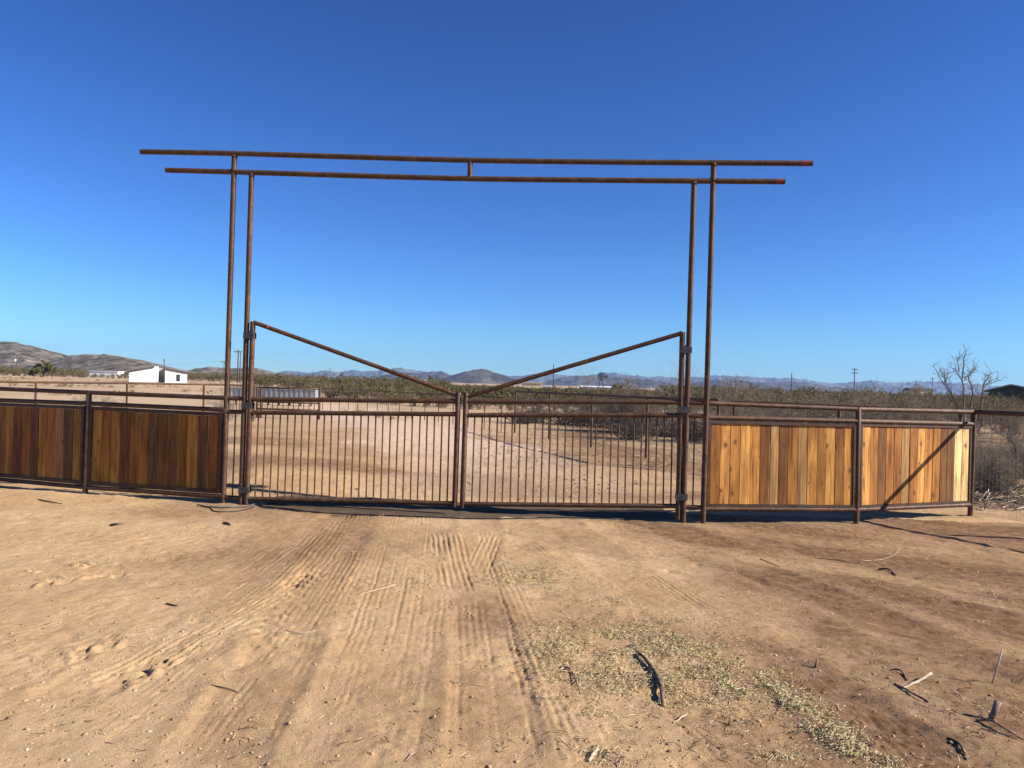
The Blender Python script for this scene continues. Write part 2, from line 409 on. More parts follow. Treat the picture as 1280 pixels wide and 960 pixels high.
# soil kinds: x = damp red-brown with tilt shading put into its tone, y = far field, z = driveway sand
fx, fy = GX.ravel(), GY.ravel()
def sstep(a, b, v): t = np.clip((v - a) / (b - a), 0, 1); return t * t * (3 - 2 * t)
edge = fbm(fx * .5, fy * .5, 4, 91)
red = sstep(-.25, .35, (fx - (1.6 + (10.2 - fy) * -.10)) * .40 + .18 + edge * .9) * (fy < 10.9)
streak = fbm((fx * .86 - fy * .5) * .5, (fx * .5 + fy * .86) * 2.2, 4, 93)
red = np.clip(red * (.86 + .8 * streak), 0, 1)
patch = sstep(.12, .3, fbm(fx * .45 + 3, fy * .7, 4, 95)); red = np.maximum(red, (.16 + .2 * (fx > 0) * (fy > 7)) * patch)
cl = sstep(-4.4, -2.8, -np.hypot((fx + 3.3) / 1.0, (fy - 9.2) * 1.7)) * .55 * sstep(-.1, .3, edge + .15)
red = np.maximum(red, cl)
yd = sstep(11.2, 12.5, fy) * sstep(34, 20, fy) * np.clip(.48 + 1.3 * fbm(fx * .35, fy * .5, 5, 99), .1, .85); red = np.maximum(red, yd)
corr = sstep(14, 22, fy) * sstep(1, 4, fx + (fy - 14) * .12) * sstep(75, 45, fy) * np.clip(.66 + 1.6 * fbm(fx * .4, fy * .25, 4, 97), .2, 1); red = np.maximum(red, corr)
farf = sstep(14, 40, np.hypot(fx, fy)) * (1 - .8 * corr)
RC = densify(np.array([[.6, 10], [.1, 14], [-1.6, 20], [-4.5, 30], [-8.5, 42], [-16, 55], [-30, 68], [-60, 80]], float), 6)
best = np.full(fx.shape, 1e9)
mm = (fy > 9) & (fy < 100) & (np.abs(fx) < 90)
bx = best[mm]
for i in range(len(RC) - 1):
    d = RC[i + 1] - RC[i]; L2 = (d * d).sum(); t = np.clip(((fx[mm] - RC[i][0]) * d[0] + (fy[mm] - RC[i][1]) * d[1]) / L2, 0, 1)
    bx = np.minimum(bx, np.hypot(fx[mm] - RC[i][0] - t * d[0], fy[mm] - RC[i][1] - t * d[1]))
best[mm] = bx
for kind, w, amp, nr, P in TRG:
    if kind != 'rut': continue
    m_ = (np.abs(fx) < 8) & (fy > 2.5) & (fy < 12); b_ = np.full(m_.sum(), 9.0)
    for i in range(0, len(P) - 1):
        d = P[i + 1] - P[i]; L2 = (d * d).sum() + 1e-9; t = np.clip(((fx[m_] - P[i][0]) * d[0] + (fy[m_] - P[i][1]) * d[1]) / L2, 0, 1)
        b_ = np.minimum(b_, np.hypot(fx[m_] - P[i][0] - t * d[0], fy[m_] - P[i][1] - t * d[1]))
    red[m_] = np.clip(red[m_] + sstep(w * .7, w * .2, b_) * np.clip(.20 + .9 * fbm(fx[m_] * 1.2, fy[m_] * .6, 3, 55), 0, .24) - .25 * sstep(w * .35, 0, np.abs(b_ - w * .9)) * red[m_], 0, 1)
road = sstep(3.2, 1.5, best + edge * 1.6) * (.35 * sstep(10.5, 13, fy) + .65 * sstep(13, 22, fy))
at_ = gm.attributes.new('soil', 'FLOAT_VECTOR', 'POINT'); at_.data.foreach_set('vector', np.stack([red, farf, road], 1).astype(np.float32).ravel())
tag(link_mesh('ground', gm), kind='structure')

# dark gravel strip under the gate
gp_front = [(322, 634), (345, 636), (380, 641), (430, 644), (500, 647), (580, 649), (700, 650), (790, 649), (845, 651)]
fr = np.array([ground_at(a, b)[:2] for a, b in gp_front])
n_ = 120; tt = np.linspace(0, 1, n_); fi = np.interp(tt, np.linspace(0, 1, len(fr)), fr[:, 0]); fj = np.interp(tt, np.linspace(0, 1, len(fr)), fr[:, 1])
V = []
for k in range(9):
    q = k / 8; yy = fj + q * np.clip((11.35 - fj), .2, 2) + .03 * vnoise(tt * 60, tt * 0 + k, 3)
    V.append(np.stack([fi, yy, height(fi, yy) * (1) + .012 + .012 * vnoise(fi * 30, yy * 30, 6) * (0 < k < 8) - (.022 if k in (0, 8) else 0)], 1))
V = np.concatenate(V); ii = np.arange(9 * n_).reshape(9, n_)
q_ = np.stack([ii[:-1, :-1].ravel(), ii[:-1, 1:].ravel(), ii[1:, 1:].ravel(), ii[1:, :-1].ravel()], 1)
tag(link_mesh('gravel_strip', np_mesh('gravel_strip', V, None, q_, [GRAVEL], smooth=False)), kind='structure')

# ------------------------------------------------------------------ mountains
def rockmat(name, c1, c2, c3, scale, spots=True, sp=.06):
    n = NT(name, .95, .05); pv = n.pos((1, .3, 1.2)); a = n.noise(scale, 8, .65, vec=pv)
    c = n.ramp(a, [(.35, c1), (.5, c2), (.65, c3)])
    if spots:
        v = n.N('ShaderNodeTexVoronoi'); v.inputs['Scale'].default_value = sp; n.L(pv, v.inputs['Vector'])
        m = n.ramp(v.outputs['Distance'], [(.30, (1, 1, 1)), (.46, (0, 0, 0))])
        c = n.mix(m, c, (.040, .042, .022))
        v2 = n.N('ShaderNodeTexVoronoi'); v2.inputs['Scale'].default_value = sp * 2.3; n.L(pv, v2.inputs['Vector'])
        m2 = n.ramp(v2.outputs['Distance'], [(.26, (1, 1, 1)), (.40, (0, 0, 0))])
        c = n.mix(n.math('MULTIPLY', m2, .8), c, (.085, .075, .05))
    n.col(c); n.bump(n.noise(scale * 3, 6, .7, vec=pv), .8, 5.0); return n.m
def ridge(name, pts, Y, depth, mat, rough=.12, seed=1, step=3.0, jag=.07):
    px = np.array([p[0] for p in pts], float); py = np.array([p[1] for p in pts], float)
    P = np.arange(px[0], px[-1], step); PY = np.interp(P, px, py)
    nv = 30; vv = np.linspace(-1, 1, nv); V = []
    crest = np.array([at(a, b, Y) for a, b in zip(P, PY)])
    for v in vv:
        yy = Y + v * depth
        xx = crest[:, 0] * (yy / Y if v < 0 else 1)
        prof = (1 - abs(v)) ** 1.15
        lim = crest[:, 2] + 6
        zz = lim * prof * (1 + rough * 2.4 * fbm(crest[:, 0] / depth * 5 + seed, yy + 0 * crest[:, 0] / depth * 5, 1, seed) * 0)
        spur = fbm(crest[:, 0] / depth * 6 + seed, np.full(len(P), v * 2.2), 5, seed)
        zz = zz + lim * spur * rough * 5 * prof * (1 - prof) * 2.2 + lim * jag * fbm(crest[:, 0] / depth * 26, np.full(len(P), v * 9.), 4, seed + 5) * (abs(v) < .98)
        V.append(np.stack([xx, np.full(len(P), yy), zz - 6], 1))
    V = np.concatenate(V); n = len(P); ii = np.arange(nv * n).reshape(nv, n)
    q = np.stack([ii[:-1, :-1].ravel(), ii[:-1, 1:].ravel(), ii[1:, 1:].ravel(), ii[1:, :-1].ravel()], 1)
    return tag(link_mesh(name, np_mesh(name, V, None, q, [mat], smooth=True)), kind='structure')
HILL = rockmat('granite_hill', (.10, .08, .062), (.19, .152, .122), (.36, .30, .25), .03, True, .10)
BUTTE = rockmat('dark_butte', (.035, .027, .024), (.075, .058, .050), (.14, .11, .09), .014, False)
FARM = rockmat('far_mountain', (.060, .055, .062), (.105, .098, .104), (.19, .175, .175), .0035, False)
ridge('hill', [(-260, 470), (-160, 452), (-60, 434), (-10, 427), (14, 426), (40, 433), (70, 444), (100, 452), (150, 466), (180, 478)], 1300, 420, HILL, .05, 3)
ridge('hill', [(30, 474), (60, 452), (90, 443), (110, 441.5), (128, 442), (150, 445), (175, 450), (200, 457), (230, 463), (270, 472)], 1150, 330, HILL, .05, 8)
ridge('hill', [(200, 474), (225, 465), (245, 460), (262, 458), (285, 460), (318, 459), (338, 465), (360, 471), (385, 476)], 1500, 350, HILL, .05, 12)
ridge('mountain', [(500, 480), (530, 476), (552, 473), (568, 468), (580, 464), (592, 461.5), (602, 460.5), (613, 463), (624, 467), (640, 472), (655, 476), (680, 481)], 3600, 600, BUTTE, .10, 4, 2.0, .08)
ridge('mountain', [(440, 478), (462, 474), (476, 470), (490, 466), (506, 465), (522, 466), (540, 463.5), (552, 464), (565, 469), (590, 474), (620, 479)], 5200, 700, BUTTE, .10, 6, 2.0, .16)
ridge('mountain', [(660, 482), (680, 478), (700, 472), (715, 469.5), (735, 469), (752, 470), (772, 471), (792, 473), (812, 474), (835, 478), (870, 484)], 5000, 700, BUTTE, .10, 9, 2.0, .14)
ridge('mountain', [(840, 484), (870, 478), (900, 474), (930, 476), (965, 478), (1000, 477), (1025, 481), (1060, 485), (1100, 490)], 4600, 600, BUTTE, .10, 14, 2.0, .14)
ridge('mountain', [(200, 472), (300, 470), (345, 466), (358, 463), (372, 463.5), (385, 466), (400, 463.5), (412, 463), (425, 465), (444, 461.5), (456, 464), (470, 463), (488, 462), (500, 459), (512, 461), (524, 463.5), (535, 464), (546, 466), (560, 468), (590, 470), (640, 470), (656, 469), (676, 466), (690, 467), (710, 470), (735, 468), (756, 466), (766, 464.5), (778, 468), (788, 469.5), (798, 468), (812, 471), (830, 470), (845, 472), (870, 471), (890, 469), (908, 468), (925, 469.5), (945, 471), (965, 472), (985, 472), (1005, 474), (1022, 476), (1040, 479), (1056, 478), (1075, 477), (1090, 475.5), (1105, 477), (1125, 478), (1142, 476.5), (1165, 476), (1185, 477), (1205, 478), (1225, 480), (1235, 482), (1260, 484), (1400, 492)], 8500, 1100, FARM, .10, 21, 1.5, .15)

# ------------------------------------------------------------------ entrance: planes of the gate and the fences
def Ygate(px): return px * 0
GA = (-3.95, 10.74); GB = (2.58, 10.18)          # gate plane
LA = (-6.24, 11.20); LB = (-3.95, 10.72)         # left fence bay by the gate
LC = (-8.9, 12.1)
RA = (2.56, 10.18); RB = (4.72, 10.52); RC_ = (6.82, 11.37)
PR = .0365; RR = .030
def gp(px, py): return on_wall(px, py, GA, GB)
def foot(P, d=.25): return np.array([P[0], P[1], P[2] - d])

arch = empty('entrance_arch', (-.7, 10.45, 0))
tag(arch, 'tall rusty pipe arch over the gate with two long horizontal beams', 'entrance arch')
def post(name, top, bot, parent, r=PR, dome=False, ext=.3):
    m = MB(); a = np.asarray(bot, float); b = np.asarray(top, float); d = (b - a) / np.linalg.norm(b - a)
    m.tube([a - d * ext, a, (a + b) / 2, b], r, 16, dome=dome); return m.build(name, RUST, parent, True, auto=40)
post('post', gp(293, 195), gp(279, 631), arch); post('post', gp(314.5, 218), gp(301.2, 632), arch)
post('post', gp(867.5, 228), gp(853.8, 650), arch); post('post', gp(892, 205), gp(878.5, 654), arch)
def beam(pts, parent):
    m = MB(); P = [gp(a, b) for a, b in pts]
    P = list(densify(np.array(P), 4)); m.tube(P, PR, 16); return m.build('beam', RUST, parent, True, auto=40)
b1 = beam([(176, 189.6), (293, 191.8), (440, 196.2), (600, 200.6), (800, 202.8), (1015.5, 204.2)], arch)
b2 = beam([(207.5, 212.6), (315, 215.6), (440, 219.5), (600, 223.6), (800, 225.6), (981, 227)], arch)
for a, b in (((1002, 204.1), (1009.5, 204.15)), ((970, 226.9), (977, 226.95))):
    m = MB(); m.tube([gp(*a), gp(*b)], PR + .0022, 16); m.build('tape_band', RED, b1 if a[1] < 210 else b2, True, auto=40)
m = MB(); m.tube([gp(587.8, 201), gp(587.2, 223)], PR * .95, 14); m.build('spacer', RUST, arch, True, auto=40)
for p in ((293, 195), (292.2, 212), (314.5, 218.5), (867.4, 228.4), (891.3, 225), (892, 205.5)):
    c = gp(*p); m = MB(); m.tube([c + [0, 0, -.035], c + [0, 0, 0], c + [0, 0, .02]], [PR * 1.02, PR * 1.22, PR * 1.0], 14); m.build('weld_bead', RUST_D, arch, True)
# short filler bays between the two posts of each side
def filler(pts_r, pk, label):
    for (a, b) in pts_r:
        m = MB(); m.tube([gp(*a), gp(*b)], RR, 14); m.build('rail', RUST, arch, True, auto=40)
    for a, b in pk:
        m = MB(); m.tube([gp(*a), gp(*b)], .0105, 8); m.build('picket', RUST, arch, True, auto=40)
filler([((285, 498), (307, 498.6)), ((284.5, 514.6), (306, 515)), ((280.5, 621.5), (303, 622.4))], [((294.6, 515), (290.4, 621))], 0)
filler([((859, 503.4), (882, 504)), ((858, 519.6), (882, 520.6)), ((855, 633.4), (879, 634.4))], [((868.5, 521), (865.8, 633))], 0)

def gate(name, label, hinge, latch, rails, diag, npk, hh):
    """hinge/latch: (top px, bottom px); rails: list of pixel pairs"""
    c = gp(*hinge[1]); g = empty(name, (c[0], c[1], 0)); tag(g, label, 'gate', 'swinging leaves of the double gate')
    m = MB(); m.tube([gp(*hinge[1]), gp(*hinge[0])], PR, 16); m.build('hinge_stile', RUST, g, True, auto=40)
    m = MB(); m.tube([gp(*latch[1]), gp(*latch[0])], PR, 16, dome=True); m.build('latch_stile', RUST, g, True, auto=40)
    for nm, (a, b) in zip(('top_rail', 'middle_rail', 'bottom_rail'), rails):
        m = MB(); m.tube([gp(*a), gp(*b)], RR + .002, 16); m.build(nm, RUST, g, True, auto=40)
    m = MB(); m.tube([gp(*diag[0]), gp(*diag[1])], RR, 16); dg = m.build('diagonal_brace', RUST, g, True, auto=40)
    (ma, mb), (ba, bb) = rails[1], rails[2]
    for i in range(npk):
        t = (i + 1) / (npk + 1)
        a = (ma[0] + (mb[0] - ma[0]) * t, ma[1] + (mb[1] - ma[1]) * t); b = (ba[0] + (bb[0] - ba[0]) * t, ba[1] + (bb[1] - ba[1]) * t)
        A = gp(*a); B = gp(*b); A[2] -= .025; B[2] += .02
        m = MB(); j = rng.normal(0, .002, 3); m.tube([A + j, B - j], .0105, 8); m.build('picket', RUST, g, True, auto=40)
    for (x_, y_) in hh:
        c = gp(x_, y_); m = MB(); d = np.array([GB[0] - GA[0], GB[1] - GA[1], 0]); d /= np.linalg.norm(d); s_ = 1
        nrm = np.array([d[1], -d[0], 0])
        for off in (-1, 1):
            m.obox(c - d * .075 + nrm * (PR + .006) * 1 * off, c + d * .075 + nrm * (PR + .006) * off, .010, (0, 0, 1), .085)
        m.tube([c - d * .0 + [0, 0, -.06], c + [0, 0, .06]], .012, 10)
        m.build('hinge', STEEL, g)
    return g, dg
_, dgl = gate('gate_leaf', 'left leaf of the rusty pipe gate, brace sloping down to the right', ((316.2, 402), (308.2, 630)), ((573, 491.5), (568.2, 633.6)),
     [((315, 499), (571, 501.6)), ((314, 515.6), (571, 517.8)), ((309.5, 623.4), (568, 629.2))], ((317, 402.8), (571.5, 494.2)), 27, [(312.2, 419.5), (309.9, 507), (306.2, 612)])
gate('gate_leaf', 'right leaf of the rusty pipe gate, brace sloping up to the right', ((853, 415), (847.4, 649)), ((582.7, 492), (577.8, 634.6)),
     [((585, 501.8), (850, 503)), ((584, 519), (850, 519.2)), ((580, 629.8), (847.8, 632.6))], ((585, 495.5), (852.6, 416.4)), 27, [(857.2, 437.5), (854.8, 512), (851.6, 621)])
m = MB(); a = np.array(gp(332.5, 408.2)); b = np.array(gp(336.5, 409.7)); m.tube([a, b], RR + .0022, 14); m.build('tape_band', RED, dgl, True)

# ---- board fences
WCOL = {'g': (.40, .180, .038), 'b': (.52, .255, .064), 'o': (.29, .122, .024), 'd': (.150, .064, .016), 't': (.32, .175, .062), 'p': (.64, .44, .20), 'r': (.20, .080, .019), 'k': (.13, .062, .021), 'n': (.240, .104, .016), 'e': (.300, .150, .024)}  # n, e: darker tones, the left fence's shade put into the board colour
def board_panel(parent, A, B, corners, seq, seed, fr=.045):
    """corners: pixel (tl, tr, bl, br) of the steel frame's outer edge"""
    P = [on_wall(*c, A, B) for c in corners]; tl, tr, bl, br = P
    ex = np.array([B[0] - A[0], B[1] - A[1], 0]); ex /= np.linalg.norm(ex); nrm = np.array([ex[1], -ex[0], 0])   # towards the road
    m = MB(); h = fr
    def lerp(a, b, t): return a + (b - a) * t
    fy_ = nrm * .004
    m.obox(tl + [0, 0, -h / 2], tr + [0, 0, -h / 2], .05, (0, 0, 1), h); m.obox(bl + [0, 0, h / 2], br + [0, 0, h / 2], .05, (0, 0, 1), h)
    m.obox(tl + ex * h / 2 + [0, 0, -h], bl + ex * h / 2 + [0, 0, h], .046, ex, h); m.obox(tr - ex * h / 2 + [0, 0, -h], br - ex * h / 2 + [0, 0, h], .046, ex, h)
    pn = m.build('panel_frame', RUST_D, parent)
    m = MB(); r_ = random.Random(seed); n = len(seq); ws = [r_.uniform(.93, 1.07) for _ in seq]; tot = sum(ws); s0 = 0
    til = tl + ex * (h + .004) + [0, 0, -h - .003]; tir = tr - ex * (h + .004) + [0, 0, -h - .003]; bil = bl + ex * (h + .004) + [0, 0, h + .003]; bir = br - ex * (h + .004) + [0, 0, h + .003]
    for k, w in zip(seq, ws):
        t0 = s0 / tot; t1 = (s0 + w) / tot; s0 += w; g = .0016 + (.0035 if r_.random() < .35 else 0); L_ = np.linalg.norm(tir - til)
        c = WCOL[k]; j = r_.uniform(.86, 1.12); col = (c[0] * j, c[1] * j * r_.uniform(.95, 1.05), c[2] * j, r_.random())
        jz = [0, 0, r_.uniform(-.004, .001)]; a0 = lerp(til, tir, t0 + g / L_); a1 = lerp(til, tir, t1 - g / L_); b0 = lerp(bil, bir, t0 + g / L_); b1 = lerp(bil, bir, t1 - g / L_)
        off = nrm * r_.uniform(-.003, .003); th = .009; bv = ex * .003
        V = []
        for sgn in (1, -1):
            V += [b0 + off + nrm * th * sgn + bv, b1 + off + nrm * th * sgn - bv, a1 + off + nrm * th * sgn - bv, a0 + off + nrm * th * sgn + bv]
        V += [b0 + off + nrm * (th - .003), b1 + off + nrm * (th - .003), a1 + off + nrm * (th - .003), a0 + off + nrm * (th - .003)]
        V += [b0 + off - nrm * (th - .003), b1 + off - nrm * (th - .003), a1 + off - nrm * (th - .003), a0 + off - nrm * (th - .003)]
        m.add(V, [(0, 1, 2, 3), (7, 6, 5, 4), (0, 3, 11, 8), (8, 11, 15, 12), (12, 15, 7, 4), (2, 1, 9, 10), (10, 9, 13, 14), (14, 13, 5, 6), (0, 8, 9, 1), (8, 12, 13, 9), (12, 4, 5, 13), (3, 2, 10, 11), (11, 10, 14, 15), (15, 14, 6, 7)], 0, col)
    m.build('boards', WOOD, pn, attr=True)
def rail(parent, P, r=RR + .002, name='rail'):
    m = MB(); m.tube(P, r, 16); return m.build(name, RUST, parent, True, auto=40)

lf = empty('board_fence', (-6.3, 11.2, 0)); tag(lf, 'shaded dark brown board fence in rusty pipe, left of the gate', 'fence', 'board fences flanking the gate')
pL = lambda px, py: on_wall(px, py, LA, LB); pL2 = lambda px, py: on_wall(px, py, LC, LA)
post('post', pL(111.7, 489.5), pL(106.6, 618), lf, dome=True)
# third post beyond the frame
e = lambda P, z: np.array([P[0], P[1], z])
topL = pL(110, 490.6); secL = pL(110, 504.3); botL = pL(107.6, 609.3)
rail(lf, [topL, pL(283, 497.6)], name='top_rail'); rail(lf, [secL, pL(282, 512.4)], name='middle_rail'); rail(lf, [botL, pL(279.6, 620.8)], name='bottom_rail')
ext = lambda P, q: P + (np.array(q) - P) * 1.0
def beyond(p0, px, py):      # second left bay carries on to the post outside the frame
    Q = pL2(px, py); d = Q - p0; t = (LC[0] - p0[0]) / d[0]; return p0 + d * t
t3 = beyond(topL, 0, 486); s3 = beyond(secL, 0, 500.2); b3 = beyond(botL, 0, 599.2)
rail(lf, [topL, t3], name='top_rail'); rail(lf, [secL, s3], name='middle_rail'); rail(lf, [botL, b3], name='bottom_rail')
post('post', t3 + [0, 0, .05], e(t3, 0), lf, dome=True)
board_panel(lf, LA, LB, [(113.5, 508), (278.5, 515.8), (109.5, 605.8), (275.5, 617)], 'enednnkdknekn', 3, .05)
def ppx(P):   # world point to pixel
    d = P - np.array([0, 0, CH]); q = d[1]; return 640 + F * d.dot(RV) / q, 480 - F * d.dot(UV) / q
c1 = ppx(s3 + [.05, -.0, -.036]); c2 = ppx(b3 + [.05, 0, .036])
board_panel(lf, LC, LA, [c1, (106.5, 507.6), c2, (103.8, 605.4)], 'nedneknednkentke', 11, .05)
# tail of the left fence past its last visible post, so that it does not stop in mid-air
rf = empty('board_fence', (4.72, 10.52, 0)); tag(rf, 'sunlit golden board fence in rusty pipe, right of the gate', 'fence', 'board fences flanking the gate')
pR = lambda px, py: on_wall(px, py, RA, RB); pR2 = lambda px, py: on_wall(px, py, RB, RC_)
post('post', pR(1073, 509.6), pR(1070.3, 654.4), rf, dome=True)
post('post', pR2(1217.2, 517.6), pR2(1212.6, 648), rf)
rail(rf, [pR(886, 504), pR(1073, 511.4)], name='top_rail'); rail(rf, [pR(885, 521.8), pR(1072.5, 526.4)], name='middle_rail'); rail(rf, [pR(881, 635.8), pR(1070.6, 637)], name='bottom_rail')
J = pR2(1217.5, 514.8)
rail(rf, [pR2(1073, 511.4), J], name='top_rail'); rail(rf, [pR2(1072.5, 526.4), pR2(1216, 530)], name='middle_rail'); rail(rf, [pR2(1070.6, 637), pR2(1213, 630.8)], name='bottom_rail')
board_panel(rf, RA, RB, [(885.5, 525.6), (1069.5, 530.6), (882.3, 633.2), (1067.8, 634.6)], 'obgbgrtdotgobog', 5, .035)
board_panel(rf, RB, RC_, [(1075.3, 530.2), (1213.6, 532.8), (1073.6, 634.4), (1211, 628.4)], 'bodootobgoddpp', 9, .03)

# side fence that runs from the end post towards the road on the right
sf_o = (J[0], J[1], 0)
sf = empty('pipe_fence', sf_o); tag(sf, 'rusty pipe and wire fence running from the end post towards the road at right', 'fence')
rdir = np.array([.96, -1.97, 0]); rdir /= np.linalg.norm(rdir)
rail(sf, [J, J + rdir * 9.2], RR + .004, 'top_rail')
for k in range(1, 5):
    P = J + rdir * 2.3 * k; post('post', P, e(P, 0), sf)
def wire_mesh(parent, A, B, zlo, zhi, dx, dz, r, name='wire_mesh', mat=None):
    """A,B xy ends of a straight run"""
    A = np.array(A[:2], float); B = np.array(B[:2], float); L = np.linalg.norm(B - A); m = MB(); n = max(2, int(L / dx))
    za0, zb0 = zlo; za1, zb1 = zhi
    for i in range(n + 1):
        t = i / n; p = A + (B - A) * t
        m.tube([(p[0], p[1], za0 + (zb0 - za0) * t), (p[0], p[1], za1 + (zb1 - za1) * t)], r, 3, cap=False)
    k = max(1, int((za1 - za0) / dz))
    for j in range(k + 1):
        q = j / k
        m.tube([(A[0], A[1], za0 + (za1 - za0) * q), (B[0], B[1], zb0 + (zb1 - zb0) * q)], r, 3, cap=False)
    return m.build(name, mat or WIRE, parent)
Pe = J + rdir * 9.2
wire_mesh(sf, J + rdir * .05, Pe, (.06, .06), (J[2], J[2]), .10, .10, .0011)

# ------------------------------------------------------------------ yard fences behind
def pipe_fence(name, label, nodes, zt, spacing, r=.03, mesh=None, cat='fence', group=None, extra=(), pr=None):
    o = empty(name, (nodes[0][0], nodes[0][1], 0)); tag(o, label, cat, group)
    for i in range(len(nodes) - 1):
        A = np.array(nodes[i], float); B = np.array(nodes[i + 1], float); L = np.linalg.norm(B - A); n = max(1, round(L / spacing))
        za, zb = zt[i], zt[i + 1]
        m = MB(); m.tube([(A[0], A[1], za), (B[0], B[1], zb)], r, 10); m.build('top_rail', RUST, o, True, auto=40)
        for q in extra:
            m = MB(); m.tube([(A[0], A[1], za * q), (B[0], B[1], zb * q)], r * .7, 8); m.build('rail', RUST, o, True, auto=40)
        for k in range(0 if i == 0 else 1, n + 1):
            t = k / n; p = A + (B - A) * t; m = MB(); m.tube([(p[0], p[1], -.2), (p[0], p[1], za + (zb - za) * t)], pr or r, 10); m.build('post', RUST, o, True, auto=40)
        if mesh: wire_mesh(o, A, B, (.05, .05), (za, zb), *mesh)
    return o
# left yard fence
N1 = [(colx(-160, 17), 17), (colx(45, 20), 20), (colx(159, 22.6), 22.6), (colx(255, 24.6), 24.6), (colx(318, 27), 27)]
pipe_fence('pipe_fence', 'thin rusty pipe and wire fence crossing the bare yard at left', N1, [1.48, 1.47, 1.48, 1.48, 1.47], 9, .03, (.10, .15, .0012))
# corral fence at right
N2 = [(colx(645, 27.7), 27.7), (colx(741, 22.4), 22.4), (colx(810, 19.4), 19.4), (4.55, 16.9)]
pipe_fence('corral_fence', 'dark pipe and wire corral fence seen through the right gate leaf', N2, [1.50, 1.51, 1.52, 1.54], 2.9 * 1.0, .035, (.10, .10, .0016))
N3 = [(4.75, 16.4), (8.3, 14.2), (12.0, 12.2)]
pipe_fence('mesh_fence', 'wire mesh fence right behind the golden boards', N3, [1.52, 1.50, 1.50], 2.4, .03, (.06, .12, .0024))
# field fence across the driveway
N4 = [(colx(404, 40), 40), (colx(500, 33.5), 33.5), (colx(628, 27.9), 27.9)]
pipe_fence('stake_fence', 'thin dark stake fence beyond the left gate leaf across the sandy drive', N4, [1.28, 1.27, 1.27], 1.05, .018, (.3, .4, .002))
# open farm gate with pickets
og = empty('picket_gate', (colx(327, 30), 30, 0)); tag(og, 'low picket gate standing at the back of the yard before the steel trough', 'gate')
Ya = 29.5; xa, xb = colx(322, Ya), colx(400, Ya); z1 = at(360, 485.3, Ya)[2]; z2 = at(360, 503.2, Ya)[2]; z3 = at(360, 512, Ya)[2]
for z_, nm in ((z1, 'top_rail'), (z2, 'middle_rail'), (z3, 'bottom_rail')):
    m = MB(); m.tube([(xa, Ya, z_), (xb, Ya, z_)], .032, 10); m.build(nm, RUST, og, True)
for x_ in (xa, xb, colx(327, Ya)):
    m = MB(); m.tube([(x_, Ya, -.2), (x_, Ya, z1 + .03)], .045, 10); m.build('post', RUST, og, True)
for k in range(1, 12):
    x_ = xa + (xb - xa) * k / 12; m = MB(); m.tube([(x_, Ya, z3), (x_, Ya, z1)], .016, 6); m.build('picket', RUST, og, True)
# receding picket run left of it
Yb = 33; pf = empty('picket_fence', (colx(286, Yb), Yb, 0)); tag(pf, 'short run of dark pickets behind the left hinge post', 'fence')
for i, px in enumerate(np.linspace(288, 321, 9)):
    x_ = colx(px, Yb - i * .3); m = MB(); m.tube([(x_, Yb - i * .3, 0), (x_, Yb - i * .3, 1.37)], .016, 6); m.build('picket', RUST, pf, True)
m = MB(); m.tube([(colx(286, Yb), Yb, 1.37), (colx(322, Yb - 2.6), Yb - 2.6, 1.37)], .022, 8); m.build('top_rail', RUST, pf, True)

# stock trough (galvanised, long) at about 48 m
Yt = 46; x0, x1 = colx(286, Yt), colx(394, Yt)
tr = empty('stock_trough', ((x0 + x1) / 2, Yt, 0)); tag(tr, 'long pale galvanized trough behind the picket gate', 'trough')
zt_, zb_ = at(340, 485.5, Yt)[2], at(340, 501.0, Yt)[2]
m = MB(); m.box(x0, x1, Yt, Yt + .06, zb_, zt_); m.box(x0, x1, Yt + .7, Yt + .76, zb_, zt_); m.box(x0, x0 + .06, Yt + .06, Yt + .7, zb_, zt_); m.box(x1 - .06, x1, Yt + .06, Yt + .7, zb_, zt_); m.box(x0 + .06, x1 - .06, Yt + .06, Yt + .7, zb_, zb_ + .05)
[m.box(x0 + .3 * k + .1, x0 + .3 * k + .2, Yt - .03, Yt - .002, zb_ + .01, zt_ - .09) for k in range(int((x1 - x0) / .3))]
m.build('basin', GALV, tr)
m = MB(); m.box(x0 - .05, x1 + .05, Yt - .05, Yt - .004, zt_ - .07, zt_ + .02); m.build('rim', GALV, tr)
m = MB()
for k in range(8):
    x_ = x0 + (x1 - x0) * (k + .5) / 8; m.box(x_ - .03, x_ + .03, Yt + .3, Yt + .5, -.1, zb_)
m.build('foot', RUST_D, tr)

# ------------------------------------------------------------------ distant buildings
WHITE = mottled('white_wall', (.66, .65, .63), (.82, .81, .79), .8, .8); TAN = mottled('tan_wall', (.52, .41, .24), (.62, .50, .31), .6, .85)
ROOFD = mottled('dark_roof', (.05, .045, .04), (.09, .08, .07), 1, .8); GLASS = mottled('window_glass', (.02, .025, .03), (.05, .06, .07), 2, .15, .6)
DARKG = mottled('dark_green_metal', (.018, .032, .028), (.03, .05, .042), .8, .55, .4); SHADE = mottled('shade_tone_wall', (.30, .26, .22), (.42, .37, .32), 1.2, .9); ROOFP = mottled('pale_roof', (.55, .56, .58), (.7, .71, .72), 1, .6)
def PX(px, Y): return colx(px, Y, 475)
Yh = 158; zf = lambda px, py, Y: at(px, py, Y)[2]
h = empty('white_house', (PX(198, Yh), Yh, 0)); tag(h, 'white house of two sloping halves below the rocky hill, open gap between', 'house')
